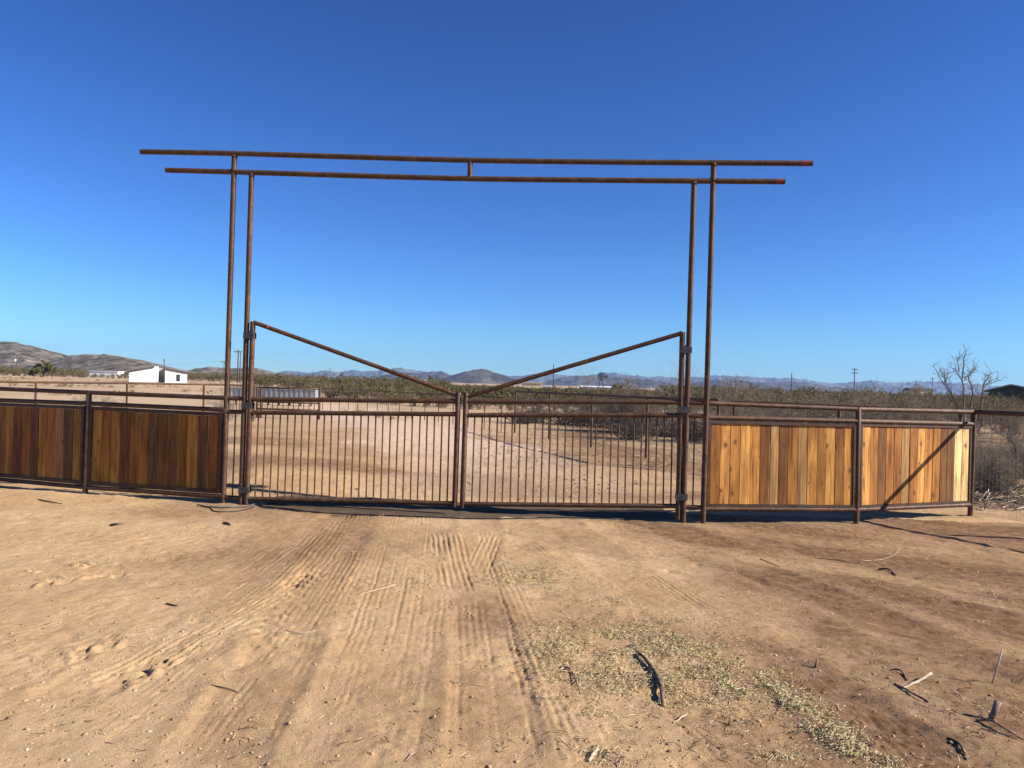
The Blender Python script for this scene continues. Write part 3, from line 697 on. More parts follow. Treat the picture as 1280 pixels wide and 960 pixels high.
def sloped(parent, pxa, pya, pxb, pyb, Y, dep, name, mat, zbase=-.2):
    xa, xb = PX(pxa, Y), PX(pxb, Y); za, zb = zf(pxa, pya, Y), zf(pxb, pyb, Y)
    V = [(xa, Y, zbase), (xb, Y, zbase), (xb, Y, zb), (xa, Y, za), (xa, Y + dep, zbase), (xb, Y + dep, zbase), (xb, Y + dep, zb), (xa, Y + dep, za)]
    m = MB(); m.add(V, [(0, 1, 2, 3), (5, 4, 7, 6), (4, 0, 3, 7), (1, 5, 6, 2), (3, 2, 6, 7), (4, 5, 1, 0)]); m.build(name, mat, parent)
    V = [(xa - .2, Y - .3, za + .05), (xb + .2, Y - .3, zb + .05), (xb + .2, Y + dep, zb + .05), (xa - .2, Y + dep, za + .05)]; V += [(a, b, c + .22) for a, b, c in V]
    return V
B8 = [(0, 1, 2, 3)[::-1], (4, 5, 6, 7), (0, 1, 5, 4), (1, 2, 6, 5), (2, 3, 7, 6), (3, 0, 4, 7)]
v1 = sloped(h, 162, 465.2, 191.5, 459.6, Yh, 9, 'wall', WHITE); v2 = sloped(h, 206.2, 461.4, 234, 467, Yh, 9, 'wall', WHITE)
m = MB(); m.add(v1, B8); m.build('roof', ROOFD, h); m = MB(); m.add(v2, B8); m.build('roof', ROOFD, h)
m = MB(); m.box(PX(191.5, Yh), PX(198, Yh), Yh + .0, Yh + 7, -.2, zf(195, 458, Yh)); m.build('tower_wall', WHITE, h)
m = MB(); m.box(PX(198, Yh) + .01, PX(206.2, Yh) - .01, Yh + 4, Yh + 4.3, -.2, zf(202, 460, Yh)); m.build('breezeway_wall', SHADE, h)  # back of the open gap, its shade put into the wall colour
m = MB(); m.box(PX(199, Yh + 4), PX(205, Yh + 4), Yh + 3.9, Yh + 3.99, 0, zf(202, 474, Yh)); m.build('doorway', GLASS, h)
w_ = empty('x', (0, 0, 0)); bpy.data.objects.remove(w_)
m = MB(); m.box(PX(220.5, Yh), PX(225, Yh), Yh - .06, Yh - .004, zf(222, 476.5, Yh), zf(222, 468, Yh)); wf = m.build('window', ROOFD, h)
m = MB(); m.box(PX(221, Yh), PX(224.5, Yh), Yh - .09, Yh - .065, zf(222, 475.9, Yh), zf(222, 472.6, Yh)); m.box(PX(221, Yh), PX(224.5, Yh), Yh - .09, Yh - .065, zf(222, 471.6, Yh), zf(222, 468.6, Yh)); m.build('pane', GLASS, wf)
m = MB(); m.tube([(PX(218.4, Yh + 5), Yh + 5, 0), (PX(218.4, Yh + 5), Yh + 5, zf(218, 448.5, Yh + 5))], .10, 6); m.tube([(PX(216.8, Yh + 5), Yh + 5, zf(218, 451, Yh)), (PX(220, Yh + 5), Yh + 5, zf(218, 451, Yh))], .05, 5); m.build('antenna_mast', ROOFD, h)

def simple_building(name, label, px0, px1, pyt, pyb, Y, dep, wall, roof, cat='building', peak=None, group=None, wins=0):
    o = empty(name, (PX((px0 + px1) / 2, Y), Y, 0)); tag(o, label, cat, group)
    xa, xb = PX(px0, Y), PX(px1, Y); zt = zf((px0 + px1) / 2, pyt, Y); zb = min(0, zf((px0 + px1) / 2, pyb, Y))
    m = MB(); m.box(xa, xb, Y, Y + dep, zb - .5, zt); m.build('wall', wall, o)
    pk = zt + (peak or .15 * (zt)); xm = (xa + xb) / 2; ov = .3
    m = MB()
    if peak: V = [(xa - ov, Y - ov, zt), (xb + ov, Y - ov, zt), (xb + ov, Y + dep + ov, zt), (xa - ov, Y + dep + ov, zt), (xa - ov, Y + dep / 2, pk), (xb + ov, Y + dep / 2, pk)]; V = [(a, b, c + .004) for a, b, c in V]; m.add(V, [(0, 1, 5, 4), (2, 3, 4, 5), (1, 2, 5), (3, 0, 4), (3, 2, 1, 0)])
    else: m.box(xa - ov, xb + ov, Y - ov, Y + dep + ov, zt + .004, zt + .25)
    m.build('roof', roof, o)
    for k in range(wins):
        xw = xa + (xb - xa) * (k + .5) / wins; hw = (xb - xa) / wins * .18; f = MB(); f.box(xw - hw, xw + hw, Y - .08, Y - .004, zt * .35, zt * .75); f.build('window', GLASS, o)
    return o
simple_building('white_trailer', 'long low white trailer in the brush below the left hill', 111, 147, 464.4, 471.5, 330, 5, WHITE, ROOFP, 'trailer', wins=0)
simple_building('shed', 'small tan shed beside the white house', 151, 160, 468, 474, 300, 5, TAN, ROOFD, 'shed')
simple_building('tan_building', 'plain tan box building under the right gate brace', 654, 678, 479, 489.5, 270, 8, TAN, TAN, 'building', wins=0)
simple_building('white_cabin', 'small white cabin beside the tan building', 679, 689.5, 482.8, 489, 300, 6, WHITE, ROOFP, 'cabin', wins=3)
simple_building('white_trailer', 'white trailer between brush, right of the windmill', 782, 796, 485.6, 490, 330, 6, WHITE, WHITE, 'trailer', wins=3)
simple_building('pale_barn', 'long pale roofed barn on the middle horizon behind the windmill', 727, 781, 484.2, 487.4, 520, 14, SHADE, ROOFP, 'barn', peak=.8, wins=6)
simple_building('pale_shed', 'tiny pale shed left of the tan building', 643, 652, 483.5, 487, 420, 8, WHITE, ROOFP, 'shed', wins=1)
simple_building('low_house', 'low tan house far off beyond the butte side brush', 697, 706, 485.6, 488.6, 430, 8, TAN, ROOFP, 'house', wins=2)
simple_building('ranch_house', 'pale flat house in the brush beyond the right outer post', 894, 914, 488, 493, 260, 8, WHITE, ROOFP, 'house', wins=3)
simple_building('ranch_house', 'tan house on the horizon left of the bare mesquite', 1140, 1168, 488, 493, 380, 9, TAN, ROOFD, 'house', peak=1.2, wins=4)
simple_building('tiny_house', 'tiny white house glimpsed left of the dark butte', 527, 532, 474.6, 479, 600, 8, WHITE, ROOFP, 'house', wins=1)
# dark green metal barn at the right edge
Yg = 118; gb = empty('metal_barn', (PX(1236, Yg), Yg, 0)); tag(gb, 'dark green metal barn with pale roof edge at the right frame edge', 'barn')
xa = PX(1236, Yg); xp = PX(1264, Yg); xb = xp + (xp - xa) * 3.4; za = zf(1236, 488.6, Yg); zp = zf(1264, 482.2, Yg)
V = []
for yy in (Yg, Yg + 22): V += [(xa, yy, -.3), (xb, yy, -.3), (xb, yy, za - 1.0), (xp, yy, zp), (xa, yy, za)]
m = MB(); m.add(V, [(0, 1, 2, 3, 4), (9, 8, 7, 6, 5), (5, 0, 4, 9), (1, 6, 7, 2), (5, 6, 1, 0)]); m.build('wall', DARKG, gb)
m = MB()
for (p, q, za_, zb_) in ((xa - .8, xp, za - .18, zp), (xp, xb + .8, zp, za - 1.2)):
    V = [(p, Yg - .7, za_ + .01), (q, Yg - .7, zb_ + .01), (q, Yg + 22.7, zb_ + .01), (p, Yg + 22.7, za_ + .01)]; V += [(a, b, c + .22) for a, b, c in V]; m.add(V, B8)
m.build('roof', ROOFD, gb)
m = MB(); m.add([(xa - .8, Yg - .78, za - .0), (xp, Yg - .78, zp + .2), (xb, Yg - .78, za - .8), (xb, Yg - .78, za - .95), (xp, Yg - .78, zp + .05), (xa - .8, Yg - .78, za - .14)], [(0, 1, 4, 5), (1, 2, 3, 4)][::1]); m.build('fascia', GALV, gb)
gb.rotation_euler = (0, 0, R(-36)); gb.scale = (.84, 1, 1)

h.rotation_euler = (0, 0, R(25)); h.scale = (.915, 1, 1)
# utility poles
POLE = mottled('pole_wood', (.07, .055, .045), (.12, .10, .08), 1.5, .9)
def pole(px, ytop, Y, label, arms=1, box=False, r=.13, aw=2.4):
    x = PX(px, Y); zt = zf(px, ytop, Y); o = empty('utility_pole', (x, Y, 0)); tag(o, label, 'utility pole', 'utility poles in the desert')
    m = MB(); m.tube([(x, Y, -.5), (x, Y, zt)], [r * 1.2, r * .8], 8); m.build('mast', POLE, o, True)
    for k in range(arms):
        m = MB(); z = zt - .5 - k * 1.1; m.box(x - aw / 2, x + aw / 2, Y - .18 - r, Y - .02 - r, z - .09, z + .09); 
        for q in (-.9, -.45, .45, .9): m.tube([(x + aw / 2 * q, Y - .1 - r, z + .09), (x + aw / 2 * q, Y - .1 - r, z + .32)], .06, 6)
        m.build('crossarm', POLE, o)
    if box:
        m = MB(); m.tube([(x - .5, Y - .3, zt - 3.2), (x - .5, Y - .3, zt - 2.0)], .32, 12); m.build('transformer', WHITE, o, True)
    return o, np.array([x, Y, zt])
_, pA = pole(20.5, 443, 330, 'pole carrying a white transformer below the left hill', 0, True, .18)
_, pB = pole(279.5, 451, 300, 'thin bare pole just left of the outer left gate post', 1, r=.14)
_, pC = pole(297, 437.5, 210, 'taller dark pole between the two left gate posts', 1, r=.20, aw=2.2)
_, pD = pole(299.8, 439.5, 212, 'second dark pole touching the taller one between the left gate posts', 0, r=.16)
_, pE = pole(691.6, 455, 230, 'slim pole crossing the right gate brace', 0, r=.15)
_, pF = pole(989.5, 466, 260, 'short pole in brush beyond the golden boards, left of two', 0, r=.18)
_, pG = pole(1068, 460, 240, 'pole with twin crossarms right of the golden board middle', 2, r=.16, aw=2.0)
_, pH = pole(1165.5, 472, 330, 'pole with small arm near the bare mesquite', 1, r=.16, aw=1.8)
_, pI = pole(412, 460, 700, 'distant hairline pole left of the blue range', 1, r=.15, aw=2.0)
def wire_run(a, b, label, sag=.6):
    m = MB(); P = [a + (b - a) * t - np.array([0, 0, sag * 4 * t * (1 - t)]) for t in np.linspace(0, 1, 12)]
    m.tube(P, .02, 4); o = m.build('power_line', ROOFD, origin=a); tag(o, label, 'power line', 'sagging power lines')
wire_run(pC, pI, 'wire sagging from the tall left pole towards the blue range', 3.0)
wire_run(pB, pC, 'short wire between the two poles by the left gate post', .6)
wire_run(pA, pB, 'wire strung over the white house from the transformer pole', 3)

# windmill
Yw = 210; xw = PX(751.5, Yw); zw = zf(751.5, 470.5, Yw)
wm = empty('windmill', (xw, Yw, 0)); tag(wm, 'small dark farm windmill standing before the middle mountains', 'windmill')
m = MB()
for a, b in ((-1, -1), (1, -1), (1, 1), (-1, 1)): m.tube([(xw + a * .9, Yw + b * .9, 0), (xw + a * .1, Yw + b * .1, zw)], .06, 5)
for z in (.25, .5, .75):
    q = .9 - .8 * z
    for (a, b), (c, d) in zip(((-1, -1), (1, -1), (1, 1), (-1, 1)), ((1, -1), (1, 1), (-1, 1), (-1, -1))): m.tube([(xw + a * q, Yw + b * q, zw * z), (xw + c * q, Yw + d * q, zw * z)], .04, 4)
m.build('tower', ROOFD, wm)
m = MB(); 
for k in range(14):
    a = 2 * math.pi * k / 14; c, s_ = math.cos(a), math.sin(a); c2, s2 = math.cos(a + .28), math.sin(a + .28)
    m.add([(xw + .3 * c, Yw - .5, zw + .3 * s_), (xw + 1.15 * c, Yw - .5, zw + 1.15 * s_), (xw + 1.15 * c2, Yw - .38, zw + 1.15 * s2), (xw + .3 * c2, Yw - .38, zw + .3 * s2)], [(0, 1, 2, 3)])
m.tube([(xw, Yw - .6, zw), (xw, Yw - .2, zw)], .3, 10)
wh = m.build('wheel', ROOFD, wm)
m = MB(); m.tube([(xw, Yw, zw), (xw + 1.6, Yw + .5, zw)], .05, 5); m.add([(xw + 1.0, Yw + .4, zw - .35), (xw + 1.9, Yw + .6, zw - .5), (xw + 1.9, Yw + .6, zw + .5), (xw + 1.0, Yw + .4, zw + .35)], [(0, 1, 2, 3)]); m.build('tail_vane', ROOFD, wm)

# ------------------------------------------------------------------ vegetation
BARK = mottled('grey_twig', (.11, .080, .055), (.23, .175, .125), 3, .9); BARKD = mottled('dark_twig', (.05, .04, .032), (.10, .08, .064), 3, .9)
OLIVE = mottled('creosote_leaf', (.060, .056, .016), (.125, .110, .036), .25, .85); GREYL = mottled('dusty_leaf', (.11, .092, .038), (.19, .155, .075), .25, .85)
PALO = mottled('palo_verde_leaf', (.085, .085, .028), (.15, .14, .05), 1.0, .8); DRYG = mottled('dry_grass', (.38, .29, .15), (.52, .42, .24), 1.5, .9)
def shrub_arrays(seed, hgt, wid, nst, leaf, twig_r=.012, twigs=6, ls=.05, levels=2):
    """returns V, tri faces, material index (0 twig, 1 leaf)"""
    r = np.random.default_rng(seed); V = []; T = []; M = []; n = 0
    def seg(p, q, ra, rb):
        nonlocal n
        t = q - p; L = np.linalg.norm(t) + 1e-9; t /= L; a = np.array([.3, .5, .8]); u = np.cross(t, a); u /= np.linalg.norm(u); w = np.cross(t, u)
        for P, rr in ((p, ra), (q, rb)):
            for k in range(3): V.append(P + rr * (math.cos(2.094 * k) * u + math.sin(2.094 * k) * w))
        for k in range(3):
            k2 = (k + 1) % 3; T.append((n + k, n + k2, n + 3 + k2)); T.append((n + k, n + 3 + k2, n + 3 + k)); M.append(0); M.append(0)
        n += 6
    def leafq(p):
        nonlocal n
        a = r.normal(size=3); a /= np.linalg.norm(a); b = np.cross(a, r.normal(size=3)); b /= np.linalg.norm(b); s = ls * r.uniform(.6, 1.4)
        V.extend([p - a * s, p + b * s * .6, p + a * s]); T.append((n, n + 1, n + 2)); M.append(1); n += 3
    for i in range(nst):
        az = r.uniform(0, 2 * math.pi); lean = r.uniform(.1, 1.0); p = np.array([r.normal(0, .08 * wid), r.normal(0, .08 * wid), 0.0])
        tip = np.array([math.cos(az) * lean * wid / 2, math.sin(az) * lean * wid / 2, hgt * (1 - .45 * lean ** 2) * r.uniform(.75, 1.05)])
        pts = [p]
        for k in range(1, 5): 
            t = k / 4; pts.append(p + (tip - p) * np.array([t ** .8, t ** .8, t ** 1.1]) + r.normal(0, .035 * hgt, 3) * (k < 4))
        for k in range(4): seg(pts[k], pts[k + 1], twig_r * (1.6 - .35 * k), twig_r * (1.3 - .33 * k))
        for j in range(twigs):
            k = r.integers(1, 4); b = pts[k] + (pts[k + 1] - pts[k]) * r.random(); d = r.normal(size=3); d[2] = abs(d[2]) * .8 + .2; d /= np.linalg.norm(d); q = b + d * hgt * r.uniform(.12, .3)
            mid = (b + q) / 2 + r.normal(0, .02 * hgt, 3); seg(b, mid, twig_r * .6, twig_r * .45); seg(mid, q, twig_r * .45, twig_r * .25)
            if levels > 2:
                for jj in range(3):
                    d2 = r.normal(size=3); d2[2] = abs(d2[2]) * .6; d2 /= np.linalg.norm(d2); q2 = mid + d2 * hgt * r.uniform(.06, .15); seg(mid, q2, twig_r * .35, twig_r * .2)
            for l in range(leaf): leafq(b + (q - b) * r.uniform(.3, 1.15) + r.normal(0, .03 * hgt, 3))
    return np.array(V), np.array(T), np.array(M)
def shrub_mesh(name, mats, *a, **k):
    V, T, M = shrub_arrays(*a, **k); return np_mesh(name, V, T, None, mats, mi_t=M)
def gheight(x, y): return hz(x, y)
G_BR = [shrub_mesh('bare_shrub', [BARK, GREYL], 10 + i, 1.9, 2.6, 34, 1, .009, 9, .03, 3) for i in range(3)]
G_OL = [shrub_mesh('creosote_bush', [BARK, OLIVE], 30 + i, 1.7, 2.2, 30, 9, .010, 8, .045) for i in range(3)]
G_DU = [shrub_mesh('dusty_bush', [BARK, GREYL], 50 + i, 1.6, 2.4, 32, 6, .010, 8, .04) for i in range(3)]
G_DK = [shrub_mesh('dark_brush', [BARKD, BARK], 70 + i, 1.2, 3.2, 50, 3, .012, 9, .03, 3) for i in range(2)]
def put(name, me, x, y, s, label, cat, group, sz=1.0):
    o = link_mesh(name, me, None, (x, y, gheight(x, y) - .03)); o.rotation_euler = (0, 0, random.uniform(0, 6.28)); o.scale = (s, s, s * sz)
    tag(o, label, cat, group); return o
# corral brush (right, 20-45 m)
rr = random.Random(4)
for i in range(38):
    Y = rr.uniform(25, 40); px = rr.uniform(770, 1270); x = PX(px, Y)
    if Y < 28 and px < 820: Y = 30; x = PX(px, Y)
    put('bare_shrub', rr.choice(G_BR), x, Y, rr.uniform(.8, 1.15), 'grey leafless shrub in the tangle behind the corral fence', 'shrub', 'grey leafless shrubs behind the corral fence')
for i in range(20):
    px = 646 + i * 28 + rr.uniform(-15, 15); Y = rr.uniform(31, 36) if px < 760 else rr.uniform(26, 31); x = PX(px, Y)
    put('dark_brush', rr.choice(G_DK), x, Y, rr.uniform(.8, 1.1), 'low dark brush heap at the back of the corral', 'brush', 'low dark brush heaps in the corral', .75)
for i in range(22):
    px = rr.uniform(880, 1275); Y = rr.uniform(42, 62); x = PX(px, Y)
    put('dusty_bush', rr.choice(G_DU), x, Y, rr.uniform(.65, 1.5), 'dusty grey green mesquite bush showing above the golden boards', 'bush', 'dusty bushes above the golden boards')
for i in range(22):
    px = rr.uniform(1215, 1310); Y = rr.uniform(14.3, 19.5); x = PX(px, Y)
    put('bare_shrub', rr.choice(G_BR), x, Y, rr.uniform(.30, .52), 'tangled bare shrub behind the wire mesh at the right edge', 'shrub', 'tangled shrubs behind the wire mesh')
for i, (px, Y, s) in enumerate([(432, 36, .32), (455, 34, .35), (475, 33, .35), (492, 31.5, .3), (510, 33, .28), (448, 38, .4)]):
    me = shrub_mesh('grass_tuft', [DRYG, DRYG], 90 + i, 1.4, 2.2, 60, 0, .012, 1, .05); put('grass_tuft', me, PX(px, Y), Y, s, 'dry yellow grass tuft along the sandy drive', 'grass tuft', 'dry grass tufts along the drive')
for px, Y, s in [(108, 33, .35), (135, 33, .3), (280, 26, .42), (150, 23.5, .3)]:
    put('bare_shrub', rr.choice(G_BR), PX(px, Y), Y, s * 1.3, 'small twiggy shrub alone in the bare left yard', 'shrub', 'lone twiggy shrubs in the left yard')

# trees with bare limbs
def bare_tree(name, label, x, y, hgt, seed, cat='tree', spread=.55, depth=5, r0=.05, fol=0, mats=(None, None), lean=0, group=None, nst=5, ls=.04):
    r = np.random.default_rng(seed); o = empty(name, (x, y, 0)); tag(o, label, cat, group); trunk = MB(); fine = MB(); LV = []
    def grow(p, d, L, rad, lev):
        pts = [p]; rads = [rad]; q = p
        for k in range(3):
            d = d + r.normal(0, .16, 3); d[2] += .06; d /= np.linalg.norm(d); q = q + d * L / 3; pts.append(q); rads.append(rad * (1 - .17 * (k + 1)))
        (trunk if lev >= depth - 2 else fine).tube(pts, rads, 7 if lev >= depth - 1 else 4, cap=False)
        if lev <= 2 and fol:
            for _ in range(fol): LV.append(pts[r.integers(1, 4)] + r.normal(0, .05 * hgt * .5, 3))
        if lev <= 0: return
        for c in range(2 if lev > 1 else 3):
            dd = d + r.normal(0, spread, 3); dd[2] = dd[2] * .7 + .25; dd /= np.linalg.norm(dd)
            grow(pts[-1] if c < 2 else pts[2], dd, L * r.uniform(.62, .85), rads[-1] * r.uniform(.6, .8), lev - 1)
    for s_ in range(nst):
        az = 2 * math.pi * s_ / nst + r.uniform(-.5, .5); d = np.array([math.cos(az) * .5 + lean, math.sin(az) * .5, 1.0]); d /= np.linalg.norm(d)
        grow(np.array([x + math.cos(az) * .12, y + math.sin(az) * .12, -.1]), d, hgt * r.uniform(.26, .38), r0, depth)
    trunk.build('trunk', mats[0] or BARK, o, True); fine.build('crown', mats[0] or BARK, o, True)
    if LV:
        m = MB()
        for p in LV:
            a = r.normal(size=3); a /= np.linalg.norm(a); b = np.cross(a, r.normal(size=3)); b /= np.linalg.norm(b); m.add([p - a * ls, p + b * ls * .7, p + a * ls, p - b * ls * .6], [(0, 1, 2, 3)])
        m.build('foliage', mats[1] or OLIVE, o)
    return o
# the big mesquite: three tall limbs traced in the photo, then procedural twigs
Ym = 17.5
mq = empty('bare_mesquite', (PX(1205, Ym), Ym, 0)); tag(mq, 'bare grey mesquite with tall forked limbs behind the right end post', 'tree')
trk = MB(); twg = MB(); r_ = np.random.default_rng(5)
LIMB = [[(1202, 560), (1199, 525), (1190, 495), (1180, 478), (1166, 457)], [(1205, 560), (1206, 520), (1204, 490), (1202, 472), (1205, 450), (1206, 440)],
        [(1208, 560), (1214, 520), (1215, 488), (1211, 470), (1219, 462)], [(1206, 560), (1226, 510), (1228, 488), (1231, 478), (1239, 465)], [(1198, 560), (1186, 520), (1178, 505)],
        [(1202, 474), (1194, 463), (1190, 460)], [(1200, 465), (1197, 452), (1199, 446)], [(1204, 476), (1212, 468), (1219, 462)], [(1181, 478), (1180, 468)], [(1182, 478), (1184, 468)], [(1229, 484), (1240, 478), (1252, 475)], [(1208, 560), (1222, 530), (1236, 515), (1244, 505)]]
for li, L in enumerate(LIMB):
    dy = r_.uniform(-.6, .6); P = []
    for k, p in enumerate(L): P.append(at(p[0], p[1], Ym + dy * (k / len(L)) + (.0 if li < 5 else 0)))
    P[0] = P[0] if li > 4 and li != 11 else np.array([P[0][0], Ym, -.1])
    r0 = .026 if li < 4 else (.016 if li in (4, 11) else .010); D = densify(np.array(P), 4); D[1:-1] += r_.normal(0, .012, D[1:-1].shape)
    trk.tube(list(D), list(np.linspace(r0, .005, len(D))), 7)
    for j in range(int(9 + 16 * (li < 4))):
        i0 = r_.integers(len(D) // 4, len(D)); d = r_.normal(size=3); d[2] = abs(d[2]) + .3; d /= np.linalg.norm(d); q = D[i0] + d * r_.uniform(.10, .32); mid = (D[i0] + q) / 2 + r_.normal(0, .03, 3)
        twg.tube([D[i0], mid, q], [.0045, .0035, .002], 4, cap=False)
        for _ in range(2):
            d2 = r_.normal(size=3); d2 /= np.linalg.norm(d2); twg.tube([mid, mid + d2 * r_.uniform(.06, .2)], [.003, .0015], 3, cap=False)
trk.build('trunk', BARK, mq, True); twg.build('crown', BARK, mq, True)
bare_tree('dead_shrub', 'dark gnarled dead stump with broken arms behind the wire mesh', PX(1253, 16.2), 16.2, 1.5, 8, 'shrub', .6, 2, .045, mats=(BARKD, None), nst=3)
bare_tree('thin_tree', 'sparse bare tree behind the right hinge post', PX(838, 52), 52, 4.2, 12, spread=.5, depth=5, r0=.05)
bare_tree('thin_tree', 'bare tree showing just left of the right hinge post, highest twigs', PX(850, 46), 46, 4.4, 13, spread=.45, depth=5, r0=.05)
bare_tree('thin_tree', 'bare twiggy tree above the golden boards near the outer post', PX(922, 56), 56, 4.2, 14, spread=.5, depth=5, r0=.05)
bare_tree('thin_tree', 'faint bare tree under the middle of the right brace', PX(727, 95), 95, 5.2, 15, spread=.5, depth=5, r0=.06)
bare_tree('thin_tree', 'faint slender bare tree left of the windmill', PX(741, 95), 95, 5.4, 16, spread=.35, depth=5, r0=.06)
bare_tree('thin_tree', 'bare low tree at the horizon below the far right range', PX(1092, 70), 70, 3.6, 17, spread=.6, depth=5, r0=.05)
bare_tree('palo_verde', 'round yellow green palo verde below the left hill', PX(53, 200), 200, 4.4, 21, spread=.6, depth=4, r0=.12, fol=42, mats=(BARK, PALO), nst=8, ls=.13)
bare_tree('cypress', 'dark narrow tree rising under the left brace end', PX(540, 330), 330, 5.2, 22, spread=.10, depth=3, r0=.12, fol=10, mats=(BARKD, OLIVE), nst=2, ls=.2)
bare_tree('palo_verde', 'dark green tree clump on the horizon beside the white trailer', PX(774, 300), 300, 3.6, 23, spread=.7, depth=3, r0=.12, fol=20, mats=(BARKD, OLIVE), nst=7, ls=.3)

# desert scrub as one mass
lows = [shrub_arrays(200 + i, 1.0, 1.5, 12, 10, .012, 3, .052) for i in range(4)]
lowg = [shrub_arrays(220 + i, 1.0, 1.4, 18, 3, .012, 5, .045) for i in range(3)]
def scrub(name, spots, protos, mats, kind='stuff'):
    Vs, Ts, Ms = [], [], []; n = 0
    for x, y, s, sz, j in spots:
        V, T, M = protos[j % len(protos)]; a = rng.uniform(0, 6.28); c, q = math.cos(a), math.sin(a)
        W = V * np.array([s, s, s * sz]); X = W[:, 0] * c - W[:, 1] * q + x; Y_ = W[:, 0] * q + W[:, 1] * c + y
        Vs.append(np.stack([X, Y_, W[:, 2]], 1)); Ts.append(T + n); Ms.append(M); n += len(V)
    V = np.concatenate(Vs); V[:, 2] += height(np.array([s[0] for s in spots]), np.array([s[1] for s in spots]), False).repeat([len(v) for v in Vs]) - .05
    return tag(link_mesh(name, np_mesh(name, V, np.concatenate(Ts), None, mats, mi_t=np.concatenate(Ms))), kind=kind)
sp1 = []; sp2 = []
for i in range(3300):      # beyond the yard, denser in the middle and right
    px = rng.uniform(-120, 1400); 
    lo = np.interp(px, [-120, 150, 300, 330, 420, 560, 650, 1400], [230, 230, 210, 120, 62, 48, 50, 60]); Y = lo * math.exp(rng.uniform(0, 1) ** 1.1 * math.log(900 / lo))
    s = (.45 if 104 < px < 165 and Y < 340 else 1) * rng.uniform(.9, 1.7) * ((.60 if Y < 120 else .42) if 560 < px < 830 else 1) * (1 + .5 * min(1, Y / 500)) * (1.15 if Y > 200 else 1)
    (sp1 if rng.random() < (.75 if px < 900 else .45) else sp2).append((PX(px, Y), Y, s * (1.35 if Y > 90 else 1), rng.uniform(.8, 1.15), int(rng.integers(0, 9))))
far_l = [shrub_arrays(240 + i, 1.0, 1.9, 6, 8, .02, 2, .09) for i in range(4)]
sp3 = []
for i in range(4200):
    px = rng.uniform(540, 880); Y = 62 * math.exp(rng.random() * math.log(620 / 62)); cap = max(.30, min(1.35, CH - (2.5 + 3.5 * rng.random()) / F * Y))
    s_ = rng.uniform(.8, 1.5) * (1 + Y / 400); sp3.append((PX(px, Y), Y, s_, cap / s_ * rng.uniform(.75, 1.05), int(rng.integers(0, 9))))
for i in range(420):
    Y = 55 * math.exp(rng.random() ** .8 * math.log(225 / 55)); px = rng.uniform(-80, 330); s_ = rng.uniform(.35, .9)
    if vnoise(np.array([PX(px, Y) * .05]), np.array([Y * .03]), 88)[0] > -.12: sp3.append((PX(px, Y), Y, s_, .55, int(rng.integers(0, 9))))
scrub('low_scrub', sp3, far_l, [BARK, OLIVE]); scrub('desert_scrub', sp1, lows, [BARK, OLIVE]); scrub('dusty_scrub', sp2, lowg + lows[:1], [BARK, GREYL])

# ------------------------------------------------------------------ litter on the ground
STRAW = [mottled('straw_a', (.44, .36, .19), (.60, .51, .30), 20, .7), mottled('straw_b', (.34, .27, .12), (.45, .37, .19), 20, .7), mottled('straw_c', (.16, .115, .05), (.27, .20, .10), 20, .8)]
def blades(name, spots, lmin, lmax, w, mats, probs, label_kind='stuff', lift=.012):
    n = len(spots); P = np.array(spots); z = height(P[:, 0], P[:, 1]); L = rng.uniform(lmin, lmax, n); a = rng.uniform(0, 2 * math.pi, n); el = rng.normal(0, .3, n)
    d = np.stack([np.cos(a) * np.cos(el), np.sin(a) * np.cos(el), np.sin(el)], 1) * L[:, None] / 2; s = np.stack([-np.sin(a), np.cos(a), 0 * a], 1) * (w * rng.uniform(.5, 1.3, n))[:, None]
    up = np.array([0, 0, 1.0])[None] * (w * .7); c = np.stack([P[:, 0], P[:, 1], z + lift * rng.random(n) + .002], 1)
    V = np.stack([c - d - s, c - d + s, c - d + up, c + d - s, c + d + s, c + d + up], 1).reshape(-1, 3); b = (np.arange(n) * 6)[:, None]
    T = np.concatenate([b + [0, 1, 2], b + [3, 5, 4]]); Q = np.concatenate([b + [0, 3, 4, 1], b + [1, 4, 5, 2], b + [2, 5, 3, 0]]); mi = rng.choice(len(mats), n, p=probs)
    return tag(link_mesh(name, np_mesh(name, V, T, Q, mats, mi_t=np.tile(mi, 2), mi_q=np.tile(mi, 3))), kind=label_kind)
def blobs(L):
    out = []
    for px, py, sx, sy, n, rot in L:
        for _ in range(n):
            a, b = rng.normal(0, 1, 2); c, s = math.cos(rot), math.sin(rot); x = px + (a * sx * c - b * sy * s); y = py + (a * sx * s + b * sy * c)
            if 600 < y < 1000:
                g = ground_at(x, y); cl = vnoise(np.array([g[0] * 6]), np.array([g[1] * 6]), 61)[0]
                if cl > -.12 or rng.random() < .2: out.append((g[0], g[1]))
    return out
HAY = blobs([(850, 830, 52, 26, 3900, .3), (930, 855, 40, 14, 1700, .35), (1000, 890, 38, 11, 1350, .6), (1060, 925, 34, 11, 1200, .6), (1110, 955, 28, 10, 700, .5), (800, 800, 42, 14, 1500, .2), (690, 808, 22, 13, 1100, 0), (720, 850, 26, 20, 750, .5), (775, 850, 28, 16, 900, 0),
             (662, 718, 26, 7, 1000, 0), (700, 735, 40, 10, 350, .2), (755, 752, 16, 5, 220, 0), (535, 728, 26, 6, 250, 0), (560, 700, 60, 25, 250, 0), (725, 878, 24, 8, 250, .2), (968, 948, 26, 6, 220, .1), (1240, 735, 60, 25, 260, 0), (740, 950, 40, 10, 160, 0), (1010, 720, 160, 30, 200, 0)])
blades('straw_litter', HAY, .008, .046, .0021, STRAW, [.5, .3, .2])
